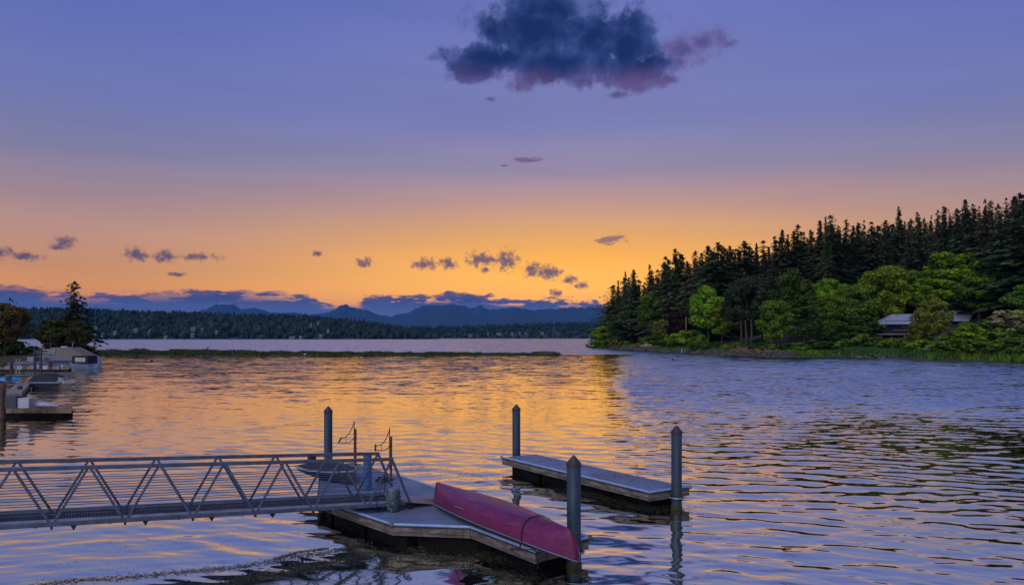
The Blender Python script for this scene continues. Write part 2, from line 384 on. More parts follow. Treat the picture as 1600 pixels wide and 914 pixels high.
om = t.add('ShaderNodeOutputMaterial'); t.l.new(mx.outputs[0], om.inputs[0])
me.materials.append(wm); wobj = bpy.data.objects.new('water', me); COL.objects.link(wobj); tag(wobj, kind='structure')
def wz(x, y):
    x = np.atleast_1d(np.array(x, float)); y = np.atleast_1d(np.array(y, float))
    return wave(x, y, np.maximum(np.maximum(row_step(y), 0.035), (0.92 * y + 3) * 2 / NC))

# ------------------------------------------------------------------ floating weed around the docks
def weed():
    vs = []; fs = []; fs2 = []; r = np.random.default_rng(5); pts = []
    def streak(poly, n, wd, big=1.0):
        poly = [G(*p) for p in poly]
        seg = [(poly[i + 1] - poly[i]).length for i in range(len(poly) - 1)]; tot = sum(seg)
        for _ in range(n):
            q = r.random() * tot; i = 0
            while q > seg[i] and i < len(seg) - 1: q -= seg[i]; i += 1
            p = poly[i].lerp(poly[i + 1], q / seg[i]); pts.append((p.x + r.normal() * wd, p.y + r.normal() * wd, big))
    streak([(60, 912), (180, 903), (300, 893), (400, 882), (470, 868), (520, 862), (570, 850)], 2600, 0.10)
    streak([(350, 912), (420, 898), (500, 884), (560, 868), (620, 868)], 3200, 0.17)
    streak([(430, 872), (470, 862), (510, 856)], 500, 0.05)
    streak([(560, 842), (580, 855), (600, 872), (590, 900), (600, 914)], 500, 0.05)
    streak([(640, 860), (700, 872), (760, 868), (830, 876)], 2600, 0.20)
    streak([(500, 905), (520, 893), (560, 890), (540, 905), (520, 916)], 500, 0.03)
    streak([(640, 905), (620, 890), (650, 880), (700, 885)], 400, 0.04)
    streak([(720, 888), (780, 897), (840, 907)], 1500, 0.16)
    streak([(880, 765), (940, 778), (1000, 792), (1060, 797)], 3600, 0.34)
    streak([(620, 722), (680, 735), (760, 748), (830, 758)], 900, 0.5)
    streak([(560, 650), (700, 660), (830, 672)], 300, 1.6, 1.4)
    for _ in range(2600): pts.append((r.uniform(-9, 5), r.uniform(11.8, 24), 0.8))
    P_ = np.array(pts); z = wz(P_[:, 0], P_[:, 1]) + 0.004
    for (x, y, b), zz in zip(pts, z):
        a = r.uniform(0, PI); L = r.uniform(0.010, 0.040) * b; W = r.uniform(0.004, 0.010) * b
        if r.random() < 0.06: L *= 2.2
        c, s_ = math.cos(a), math.sin(a); k = len(vs)
        vs += [(x - c * L, y - s_ * L, zz), (x + s_ * W, y - c * W, zz + 0.002), (x + c * L, y + s_ * L, zz), (x - s_ * W, y + c * W, zz + 0.003)]
        (fs2 if r.random() < .06 else fs).append((k, k + 1, k + 2, k + 3))
    m2_ = MB(); m2_.add(vs, fs2); o2_ = m2_.build('foam_flecks', mat('pale_foam', (0.20, 0.19, 0.10), 0.6, var=0.3, island=0.4)); tag(o2_, 'pale yellow flecks of foam and dead leaves floating around the docks', 'foam', None, 'stuff')
    m_ = MB(); m_.add(vs, fs)
    o = m_.build('floating_weed', mat('eelgrass', (0.030, 0.034, 0.012), 0.6, var=0.6, scale=6, col2=(0.02, 0.022, 0.01), island=0.7))
    tag(o, 'scraps of eelgrass and foam drifting in lines around the docks', 'weed', None, 'stuff')
weed()

# ------------------------------------------------------------------ common materials
ALU = mat('weathered_aluminium', (0.115, 0.145, 0.20), 0.45, 0.5, var=0.3, scale=5, bump=0.0006, bscale=40)
GALV = mat('galvanised_steel', (0.075, 0.12, 0.165), 0.5, 0.3, var=0.35, scale=4, bump=0.001, bscale=25, streak=0.5)
CAPM = mat('pile_cap_plastic', (0.045, 0.035, 0.04), 0.55, var=0.3)
DECK = None
def pile_material():
    m = bpy.data.materials.new('stained_steel'); m.use_nodes = True; t = NT(m.node_tree); bs = t.n['Principled BSDF']; tcn = t.add('ShaderNodeTexCoord')
    sp_ = t.add('ShaderNodeSeparateXYZ'); t.l.new(tcn.outputs['Object'], sp_.inputs[0]); mp_ = t.add('ShaderNodeMapping'); t.l.new(tcn.outputs['Object'], mp_.inputs[0]); mp_.inputs['Scale'].default_value = (7, 7, .7)
    n1 = t.noise(mp_.outputs[0], 1.2, 7, .65); n2 = t.noise(tcn.outputs['Object'], 14, 6, .7); n3 = t.noise(tcn.outputs['Object'], 3, 5, .6)
    c = t.mix(t.step(n1, .36, .66), (.050, .085, .125), (.026, .05, .078)); c = t.mix(t.m('MULTIPLY', t.step(n2, .57, .68), .55), c, (.11, .145, .18))
    c = t.mix(t.m('MULTIPLY', t.step(n3, .58, .68), .5), c, (.10, .055, .035))
    tide = t.step(t.m('ADD', sp_.outputs[2], t.m('MULTIPLY', t.m('SUBTRACT', n1, .5), .5)), .85, .35); c = t.mix(t.m('MULTIPLY', tide, .6), c, (.035, .045, .03))
    t.l.new(c, bs.inputs['Base Color']); t.put(bs.inputs['Roughness'], t.m('MULTIPLY_ADD', n2, .4, .3)); bs.inputs['Metallic'].default_value = .25
    b = t.add('ShaderNodeBump'); b.inputs['Distance'].default_value = .003; t.l.new(n2, b.inputs['Height']); t.l.new(b.outputs[0], bs.inputs['Normal']); return m
PILEM = pile_material()
WOOD = mat('weathered_wood', (0.18, 0.15, 0.125), 0.8, var=0.55, scale=2.5, bump=0.004, bscale=14, stretch=(1, 1, 5), streak=0.8)
WOODR = mat('reddish_wood', (0.17, 0.085, 0.06), 0.8, var=0.4, scale=3, bump=0.003, bscale=16, streak=0.5)
BLK = mat('black_plastic', (0.012, 0.013, 0.016), 0.5, var=0.3)
TUBB = mat('float_black', (0.004, 0.004, 0.005), 0.7, var=0.3, spec=.2)
TUBM = mat('pale_rub_rail', (0.26, 0.38, 0.58), 0.35, var=0.18, scale=7, spec=0.5)
RUST = mat('rusty_steel', (0.10, 0.04, 0.03), 0.8, var=0.5, scale=9)
ROPE = mat('black_rope', (0.012, 0.012, 0.015), 0.8)
def deck_material():
    m = bpy.data.materials.new('ribbed_deck'); m.use_nodes = True; t = NT(m.node_tree); bs = t.n['Principled BSDF']
    tcn = t.add('ShaderNodeTexCoord'); mpn = t.add('ShaderNodeMapping'); t.l.new(tcn.outputs['Object'], mpn.inputs[0]); mpn.inputs['Rotation'].default_value = (0, 0, math.radians(-36.4))
    wv = t.add('ShaderNodeTexWave'); wv.bands_direction = 'Y'; wv.inputs['Scale'].default_value = 11.0; t.l.new(mpn.outputs[0], wv.inputs[0])
    wv2 = t.add('ShaderNodeTexWave'); wv2.bands_direction = 'X'; wv2.inputs['Scale'].default_value = 5.0; t.l.new(mpn.outputs[0], wv2.inputs[0])
    n1 = t.noise(tcn.outputs['Object'], 1.3, 6, 0.65); n2 = t.noise(tcn.outputs['Object'], 0.5, 3, 0.5)
    c = t.mix(t.step(n1, 0.35, 0.65), (0.19, 0.265, 0.42), (0.135, 0.19, 0.30))
    c = t.mix(t.m('MULTIPLY', t.step(wv.outputs['Fac'], 0.0, 0.35, 1.0, 0.0), 0.55), c, (0.05, 0.055, 0.07))
    c = t.mix(t.m('MULTIPLY', t.step(n2, 0.56, 0.66), 0.35), c, (0.13, 0.10, 0.07))
    t.l.new(c, bs.inputs['Base Color']); bs.inputs['Roughness'].default_value = 0.6
    b = t.add('ShaderNodeBump'); b.inputs['Distance'].default_value = 0.004; t.l.new(t.m('ADD', wv.outputs['Fac'], t.m('MULTIPLY', wv2.outputs['Fac'], 0.3)), b.inputs['Height']); t.l.new(b.outputs[0], bs.inputs['Normal'])
    return m
DECK = deck_material()

# ------------------------------------------------------------------ docks
def clip(poly, n, d, keep_less=True):
    out = []
    for i in range(len(poly)):
        a = poly[i]; b = poly[(i + 1) % len(poly)]
        da = a.x * n.x + a.y * n.y - d; db = b.x * n.x + b.y * n.y - d
        if not keep_less: da, db = -da, -db
        if da <= 0: out.append(a)
        if (da < 0 < db) or (db < 0 < da): out.append(a.lerp(b, da / (da - db)))
    return out
def dock(name, outline, u, panel, label, z=0.45, rails=(), fascia=0.25):
    o2 = [Vector((p[0], p[1])) for p in outline]
    c = sum(o2, Vector((0, 0))) / len(o2); root = empty(name, (c.x, c.y, 0), 0, label, 'dock')
    o2 = [p - c for p in o2]; u = Vector(u).normalized()
    ss = [p.dot(u) for p in o2]; s0, s1 = min(ss), max(ss); n = max(1, round((s1 - s0) / panel)); st = (s1 - s0) / n
    # inset outline
    def inset(poly, dd):
        out = []; N = len(poly)
        for i in range(N):
            a, b, c_ = poly[i - 1], poly[i], poly[(i + 1) % N]
            e1 = (b - a).normalized(); e2 = (c_ - b).normalized(); n1 = Vector((-e1.y, e1.x)); n2 = Vector((-e2.y, e2.x))
            bis = (n1 + n2).normalized(); out.append(b + bis * dd / max(0.3, bis.dot(n1)))
        return out
    area = sum(o2[i].x * o2[(i + 1) % len(o2)].y - o2[(i + 1) % len(o2)].x * o2[i].y for i in range(len(o2)))
    if area < 0: o2 = o2[::-1]
    ins = inset(o2, 0.05)
    for k in range(n):
        pl = clip(ins, u, s0 + st * (k + 1) - 0.005, True); pl = clip(pl, u, s0 + st * k + 0.005, False)
        if len(pl) < 3: continue
        MB().prism(pl, z - 0.035, z - (0.002 if k % 2 else 0.0)).build('deck_panel', DECK, root, bevel=0.004)
    # fascia boards, frame, rub rail along each edge
    N = len(o2)
    for i in range(N):
        a, b = o2[i], o2[(i + 1) % N]; d = (b - a); L = d.length
        if L < 0.02: continue
        d.normalize(); nin = Vector((-d.y, d.x)); q = nin * 0.022
        nb_ = max(1, round(L / 2.4))
        for k in range(nb_):
            p0 = a + d * (L * k / nb_ + 0.004) + q; p1 = a + d * (L * (k + 1) / nb_ - 0.004) + q
            MB().bar((p0.x, p0.y, z - 0.105), (p1.x, p1.y, z - 0.105), 0.04, 0.13).build('fascia_board', WOOD, root, bevel=0.004)
            q2 = nin * 0.016
            MB().bar((p0.x + q2.x, p0.y + q2.y, z - 0.205), (p1.x + q2.x, p1.y + q2.y, z - 0.205), 0.04, 0.06).build('fascia_board', WOOD, root, bevel=0.004)
    for ed in rails:
        pts = [Vector((outline[j][0], outline[j][1])) - c for j in ed]
        for j in range(len(pts) - 1):
            a, b = pts[j], pts[j + 1]; d = (b - a).normalized()
            MB().tube([(a.x, a.y, z + 0.005), (b.x, b.y, z + 0.005)], 0.032, 10).build('rub_rail', TUBM, root)
            MB().bar((a.x, a.y, z - 0.034), (b.x, b.y, z - 0.034), 0.03, 0.02).build('rail_backing', BLK, root)
        for j in (0, len(pts) - 1):
            MB().lathe((pts[j].x, pts[j].y, z - 0.045), [(0.0, 0), (0.05, 0.0), (0.058, 0.03), (0.058, 0.07), (0.04, 0.088), (0, 0.092)], 12).build('corner_cap', mat('beige_corner', (0.30, 0.27, 0.26), 0.6), root)
    ins2 = inset(o2, 0.24)
    nf = max(2, round((s1 - s0) / 1.6)); sf = (s1 - s0 - 0.3) / nf
    for k in range(nf):
        pl = clip(ins2, u, s0 + 0.15 + sf * (k + 1) - 0.08, True); pl = clip(pl, u, s0 + 0.15 + sf * k + 0.08, False)
        if len(pl) >= 3: MB().prism(pl, -0.25, z - 0.06).build('float_tub', TUBB, root, bevel=0.02)
    return root, c
UA = (-0.593, 0.805)
A_out = [(0.42, 13.66), (1.53, 14.62), (-3.3, 21.2), (-5.0, 23.5), (-5.9, 22.7), (-4.8, 18.15), (-4.13, 17.35), (-2.54, 15.62), (-0.866, 15.39)]
dockA, cA = dock('main_dock', A_out, UA, 1.22, 'angled floating dock under the red canoe, joined by the gangway', rails=[(7, 8, 0, 1), (6, 7), (1, 2)])
UB = (-0.57, 0.82)
B_out = [(3.51, 18.85), (4.71, 19.58), (0.8, 25.1), (-0.34, 24.4)]
dockB, cB = dock('finger_dock', B_out, UB, 1.35, 'narrow detached float between two piles, right of the canoe dock', rails=[(3, 0, 1)])
# boards hung down the side of the main dock near the gangway, droppings and joints
for k in range(7):
    p = G(556 + k * 6.2, 803 + k * 2.2, 0.34) ; p -= Vector((cA.x, cA.y, 0))
    e = Vector((-1.59, 1.73)).normalized()
    MB().bar((p.x + e.x * .02, p.y + e.y * .02, 0.30), (p.x - e.x * .02, p.y - e.y * .02, 0.30), 0.03, 0.22).build('fender_slat', WOOD, dockA)
r_ = random.Random(4)
mk = MB()
for _ in range(90):
    s_ = r_.uniform(0.3, 6.3); n_ = r_.uniform(0.2, 1.2); s_ = s_ if r_.random() < .4 else r_.choice((0.9, 2.2, 3.6, 5.2)) + r_.gauss(0, .22)
    q = Vector((3.51, 18.85)) + Vector((-.57, .82)) * s_ + Vector((.82, .57)) * min(1.25, max(.12, n_))
    mk.lathe((q.x - cB.x, q.y - cB.y, 0.45), [(r_.uniform(.008, .026), 0), (r_.uniform(.004, .02), 0.006), (0, 0.012)], 6)
o = mk.build('droppings', mat('dark_droppings', (0.02, 0.02, 0.022), 0.9), dockB, kind='stuff')

# ------------------------------------------------------------------ piles
def pile(px, Y, x=None, label='', hoop=None, group='steel mooring piles', top=2.15, name='mooring_pile', body=None):
    X = (px - 800) / FPX * Y if x is None else x
    root = empty(name, (X, Y, 0), 0, label, 'pile', group); r = 0.135; lean = random.uniform(-.004, .004)
    MB().tube([(0, 0, -1.2), (lean, 0, 0.5), (lean * 2, 0, top - 0.22)], r, 28).build('pile_shaft', body or PILEM, root)
    MB().lathe((lean * 2, 0, top - 0.235), [(r + 0.008, 0), (r + 0.010, 0.075), (r - 0.006, 0.095), (0.03, 0.215), (0.0, 0.235)], 28, False).build('pile_cap', CAPM, root)
    MB().lathe((0, 0, 0.0), [(r + 0.006, -.3), (r + 0.014, -.1), (r + 0.012, .06), (r + 0.002, 0.12)], 24).build('growth_band', mat('marine_growth', (0.05, 0.045, 0.02), 0.9, var=0.6, scale=20, bump=.01, bscale=30), root)
    if hoop:
        h = MB(); hx, hy = hoop; ang = math.atan2(hy, hx)
        pts = [(math.cos(ang + a) * (r + 0.05), math.sin(ang + a) * (r + 0.05), 0.30) for a in np.linspace(0.5, 2 * PI - 0.5, 22)]
        h.tube(pts, 0.02, 8); L = 0.30
        for sg in (1, -1):
            p0 = Vector((math.cos(ang + sg * .5), math.sin(ang + sg * .5), 0)) * (r + .05); p1 = p0 + Vector((hx, hy, 0)).normalized() * 0.16
            h.tube([p0 + Vector((0, 0, .30)), p1 + Vector((0, 0, .30))], 0.02, 8)
        h.build('pile_hoop', mat('hoop_steel', (0.30, 0.36, 0.42), 0.45, 0.6), root)
        MB().lathe((0, 0, .26), [(r + .02, 0), (r + .045, .02), (r + .045, .06), (r + .02, .08)], 20).build('roller_sleeve', BLK, root)
    return root
pile(513, 24.3, label='thin tall pile standing behind the gangway, leftmost of the piles')
pile(807, 24.95, label='blue grey steel pile at the far left end of the narrow float', hoop=(0.3, -1))
pile(1057, 18.97, label='blue grey steel pile at the right end of the narrow float', hoop=(-.3, .9))
pile(897, 14.17, label='thick nearest steel pile beside the right tip of the canoe', hoop=(-.3, .9))

# ------------------------------------------------------------------ gangway
def gangway():
    A = Vector((-2.72, 16.82, 0.60)); B = Vector((-9.14, 13.2, 1.01)); e = (B - A).normalized(); L = 13.6
    wv_ = Vector((-e.y, e.x, 0)).normalized() * -1
    if wv_.y < 0: wv_ = -wv_
    W = 0.95; HT = 1.03
    root = empty('gangway', A, 0, 'sloping aluminium truss gangway leading down to the floating dock', 'gangway')
    up = Vector((0, 0, 1)); PAN = 1.20
    for side_, off in ((0, 0.0), (1, W)):
        o_ = wv_ * off
        MB().bar(o_ + up * HT - e * 0.02, o_ + up * HT + e * L, 0.055, 0.075).build('handrail', ALU, root, bevel=0.008)
        MB().bar(o_ - e * 0.30, o_ + e * L, 0.06, 0.075).build('bottom_chord', ALU, root, bevel=0.008)
        MB().bar(o_ + up * 0.068 - e * 0.1, o_ + up * 0.068 + e * L, 0.02, 0.05).build('kick_rail', mat('pale_aluminium', (.26, .31, .40), .4, .4), root)
        # end post leaning out to the foot
        MB().bar(o_ + up * (HT - .03) - e * 0.0, o_ - e * 0.43 + up * 0.02, 0.05, 0.055).build('end_post', ALU, root, bevel=0.006)
        n = int(L / PAN)
        sh = wv_ * (0.0)
        for k in range(n):
            t0 = o_ + up * (HT - .03) + e * (k * PAN + 0.03); bt = o_ + up * .03 + e * ((k + .5) * PAN); t1 = o_ + up * (HT - .03) + e * ((k + 1) * PAN - 0.03)
            MB().bar(t0, bt - e * 0.035, 0.04, 0.045).build('truss_brace', ALU, root, bevel=0.004)
            MB().bar(t1, bt + e * 0.035, 0.04, 0.045).build('truss_brace', ALU, root, bevel=0.004)
            MB().bar(o_ + up * -.062 + e * ((k + .5) * PAN - .02), o_ + up * -.062 + e * ((k + .5) * PAN + .02), .07, .05).build('joint_lug', BLK, root)
        ins = wv_ * (0.035 if side_ == 0 else -0.035)
        for j in range(7):
            z = 0.17 + j * 0.105
            MB().tube([o_ + ins + up * z - e * (0.30 * (1 - z)), o_ + ins + up * z + e * L], 0.0085, 6).build('infill_rod', ALU, root)
    # deck: frame members, grating bars
    nb_ = int(L / (PAN / 2))
    for k in range(nb_):
        p = e * (k * PAN / 2 + 0.25)
        m_ = MB().bar(p - up * .04 + wv_ * .03, p + wv_ * (W - .03) - up * .04, 0.05, 0.04)
        m_.build('cross_beam', ALU, root)
        if k % 2 == 0:
            q = p - wv_ * 0.03 - up * .04
            MB().add([q - e * .05, q + e * .05, q - up * .09, q - e * .05 + wv_ * .3, q + e * .05 + wv_ * .3, q - up * .09 + wv_ * .3], [(0, 1, 2), (3, 5, 4), (0, 2, 5, 3), (1, 4, 5, 2), (0, 3, 4, 1)]).build('gusset', BLK, root)
    g = MB()
    GR = mat('grating_metal', (0.055, 0.07, 0.09), 0.5, 0.5, var=.3)
    for j in range(9):
        g.bar(wv_ * (0.06 + j * 0.104) + up * .02 - e * .2, wv_ * (0.06 + j * 0.104) + up * .02 + e * L, 0.012, 0.028)
    k = 0.0
    while k < L: g.bar(wv_ * .04 + e * k + up * .03, wv_ * (W - .04) + e * k + up * .03, 0.022, 0.012); k += 0.045
    g.build('deck_grating', GR, root, kind='stuff')
    # foot rollers and the hinged plate onto the dock
    for off in (0, W):
        c = -e * 0.43 + wv_ * off - up * 0.065
        MB().bar(c - wv_ * .03, c + wv_ * .03, .085, .085).build('roller_block', WOOD, root, bevel=.015)
        MB().tube([c - wv_ * .045, c + wv_ * .045], 0.055, 14).build('roller', BLK, root)
    p0 = -e * .30 + up * .045; p1 = -e * 1.05 - up * (0.60 - 0.452 + .0) + up * 0.10
    th = 0.012
    vs = [p0 + wv_ * .02, p0 + wv_ * (W - .02), p1 + wv_ * (W - .02), p1 + wv_ * .02]
    MB().add(vs + [q - up * th for q in vs], [(0, 3, 2, 1), (4, 5, 6, 7), (0, 1, 5, 4), (1, 2, 6, 5), (2, 3, 7, 6), (3, 0, 4, 7)]).build('transition_plate', mat('plate_metal', (0.26, 0.25, 0.28), .5, .5), root)
    return root
gangway()
# wear timber under the end of the gangway
gA = G(566, 795, 0.45); gB = G(612, 797, 0.45)
wt = empty('bearing_timber', (gA + gB) / 2 + Vector((0, .22, 0)), 0, 'brown timber beam on the dock beneath the gangway end', 'timber')
MB().box((0, 0, .075), (0.95, .2, .13), Matrix.Rotation(.38, 3, 'Z')).build('timber_beam', WOODR, wt, bevel=.008)
MB().box((0, 0, .007), (1.1, .24, .012), Matrix.Rotation(.38, 3, 'Z')).build('wear_plate', BLK, wt)

# speckled bin
bl = G(612.3, 801, 0.45)
bin_ = empty('speckled_bin', bl + Vector((0, .16, 0)), 0, 'barrel shaped grey speckled bin on the dock before the gangway foot', 'bin')
def bin_mat():
    m = bpy.data.materials.new('speckled_glaze'); m.use_nodes = True; t = NT(m.node_tree); bs = t.n['Principled BSDF']
    tcn = t.add('ShaderNodeTexCoord'); vo = t.add('ShaderNodeTexVoronoi'); vo.inputs['Scale'].default_value = 58; t.l.new(tcn.outputs['Object'], vo.inputs[0])
    sp_ = t.add('ShaderNodeSeparateColor'); t.l.new(vo.outputs['Color'], sp_.inputs[0])
    c = t.mix(t.step(sp_.outputs[0], .55, .75), (0.02, 0.04, 0.05), (0.17, 0.21, 0.24)); t.l.new(c, bs.inputs['Base Color']); bs.inputs['Roughness'].default_value = .45
    return m
BM_ = bin_mat()
MB().lathe((0, 0, 0), [(0.0, 0), (0.125, 0), (0.145, .04), (0.168, .16), (0.175, .27), (0.168, .38), (0.15, .48), (0.14, .50)], 28).build('bin_body', BM_, bin_)
MB().lathe((0, 0, 0.50), [(0.146, 0), (0.15, .015), (0.14, .03), (0.06, .036), (0, .036)], 28).build('bin_lid', mat('bin_lid_grey', (.12, .17, .19), .5), bin_)

# black hose hanging at the gangway end
hs = MB(); pts = [P(598.5, 728, 17.3), P(601, 735, 17.3), P(601.5, 752, 17.25), P(600, 770, 17.0), P(596, 774, 16.7), P(588, 775.5, 16.5), P(584.5, 782, 16.4), P(589, 784, 16.35), P(587.5, 796, 16.4), P(592, 797.5, 16.6), P(584, 797, 16.7)]
def smooth_pts(pts, n=5):
    out = []
    for i in range(len(pts) - 1):
        p0 = pts[max(i - 1, 0)]; p1 = pts[i]; p2 = pts[i + 1]; p3 = pts[min(i + 2, len(pts) - 1)]
        for k in range(n):
            t_ = k / n; out.append(0.5 * ((2 * p1) + (p2 - p0) * t_ + (2 * p0 - 5 * p1 + 4 * p2 - p3) * t_ ** 2 + (3 * p1 - p0 - 3 * p2 + p3) * t_ ** 3))
    out.append(pts[-1]); return out
hs.tube(smooth_pts(pts), 0.011, 6); hs.tube(smooth_pts([P(600, 752, 17.25), P(594, 765, 17.0), P(590, 778, 16.6), P(588, 790, 16.4)]), .008, 6)
tag(hs.build('black_hose', ROPE), 'black hose looping down from the end of the gangway', 'hose')

# blue post
bp_ = G(573, 766, 0.45)
blue = empty('blue_post', bp_ + Vector((0, .1, 0)), 0, 'thick short blue post standing behind the gangway end', 'post')
MB().tube([(0, 0, 0), (0, 0, 0.86)], .105, 24).build('post_body', mat('blue_paint', (0.035, 0.13, 0.30), .5, var=.3), blue)
MB().lathe((0, 0, .86), [(.112, 0), (.112, .03), (0, .05)], 24).build('post_cap', mat('blue_cap', (0.03, 0.08, 0.17), .5), blue)
MB().lathe((0, 0, 0), [(.16, 0), (.16, .012), (.107, .014)], 20).build('base_flange', GALV, blue)

# kayak racks: post, rod and two curved arms
def rack(px, Y, mir, label):
    b = Vector(((px - 800) / FPX * Y, Y, 0.45)); root = empty('rack_post', b, 0, label, 'rack')
    MB().box((0.02, 0, .60), (.055, .055, 1.2)).build('post', RUST, root, bevel=.004)
    MB().tube([(-.022, 0, .3), (-.022, 0, 1.44)], .014, 8).build('rod', RUST, root)
    s = mir
    up_ = [Vector((-.022, 0, 1.40)), Vector((-.09, .02 * s, 1.22)), Vector((-.17, .04 * s, 1.07)), Vector((-.27, .06 * s, .97)), Vector((-.42, .08 * s, .93))]
    lo = [Vector((0, 0, 1.0)), Vector((-.05, .01, .90)), Vector((-.13, .02 * s, .83)), Vector((-.27, .05 * s, .80)), Vector((-.42, .08 * s, .82))]
    MB().tube(smooth_pts(up_), .013, 6).build('rack_arm', RUST, root)
    MB().tube(smooth_pts(lo), .012, 6).build('rack_arm', RUST, root)
    MB().box((-.43, .08 * s, .88), (.04, .05, .19), Matrix.Rotation(0.5 if s < 0 else 0, 3, 'Y')).build('arm_stop', BLK, root)
    MB().tube([(-.25, .05 * s, .965), (-.26, .05 * s, .80)], .007, 5).build('strut', RUST, root)
    MB().box((0, 0, .012), (.18, .18, .02)).build('base_plate', BLK, root)
    return root
rack(610, 20.5, 1, 'rusty post with curved arms, right one behind the gangway end')
rack(554.5, 22.2, -1, 'rusty post with curved arms, left one of the pair behind the gangway')
# things lying by the racks
jb = empty('rope_heap', G(598, 752, .45), 0, 'heap of dark rope and fittings at the foot of the rack post', 'rope')
for k in range(4):
    MB().tube([Vector((math.cos(a) * (.20 - .03 * k) , math.sin(a) * (.13 - .02 * k), .02 + .028 * k + .01 * math.sin(a * 3))) for a in np.linspace(0, 2 * PI, 26)], .018, 6, cap=False).build('rope_coil', ROPE, jb)

# ------------------------------------------------------------------ small dinghy behind the gangway
def dinghy():
    bow = P(552, 754, 19.7); stern = P(490, 741, 21.6); stern.z = bow.z = 0.50
    d = (bow - stern); L = d.length; ang = math.atan2(d.y, d.x)
    root = empty('covered_dinghy', ((bow.x + stern.x) / 2, (bow.y + stern.y) / 2, 0.45), ang, 'small dinghy with dark cover and white rim behind the gangway', 'dinghy')
    N = 18; vs = []; rim = [];
    for sgn in (1, -1):
        r = []
        for i in range(N + 1):
            t_ = i / N; x = -L / 2 + L * t_; wdt = 0.62 * (1 - max(0, (t_ - .35) / .65) ** 2.3) * (0.9 + .1 * min(1, t_ * 4)); z = .25 + .14 * t_ ** 2
            r.append(Vector((x, sgn * wdt, z)))
        rim.append(r)
    m1 = MB(); sec = []
    for i in range(N + 1):
        a = rim[0][i]; wdt = a.y; z = a.z; row = []
        for k in range(9):
            th = PI * k / 8; row.append(Vector((a.x, math.cos(th) * wdt * (0.92 if k not in (0, 8) else 1), z - math.sin(th) ** .6 * z * .96)))
        sec.append(row)
    vs = [q for r in sec for q in r]; fs = [(i * 9 + k, (i + 1) * 9 + k, (i + 1) * 9 + k + 1, i * 9 + k + 1) for i in range(N) for k in range(8)] + [tuple(range(8, -1, -1))]
    m1.add(vs, fs, True).build('hull', mat('dinghy_hull', (.03, .035, .05), .4), root)
    mw = mat('grey_gelcoat', (.26, .29, .36), .3)
    for r in rim: MB().tube(r, .03, 8).build('gunwale', mw, root)
    cv_ = [];
    for i in range(N + 1):
        for k in range(7):
            s_ = -1 + 2 * k / 6; a = rim[0][i]; cv_.append(Vector((a.x, s_ * a.y, a.z + .02 + .06 * (1 - s_ * s_) * math.sin(PI * min(1, i / N + .15)))))
    MB().add(cv_, [(i * 7 + k, i * 7 + k + 1, (i + 1) * 7 + k + 1, (i + 1) * 7 + k) for i in range(N) for k in range(6)], True).build('cover', mat('navy_cover', (.02, .025, .045), .8), root)
    MB().box((-L / 2 - .12, 0, .32), (.2, .22, .30)).build('outboard_motor', BLK, root, bevel=.04)
dinghy()

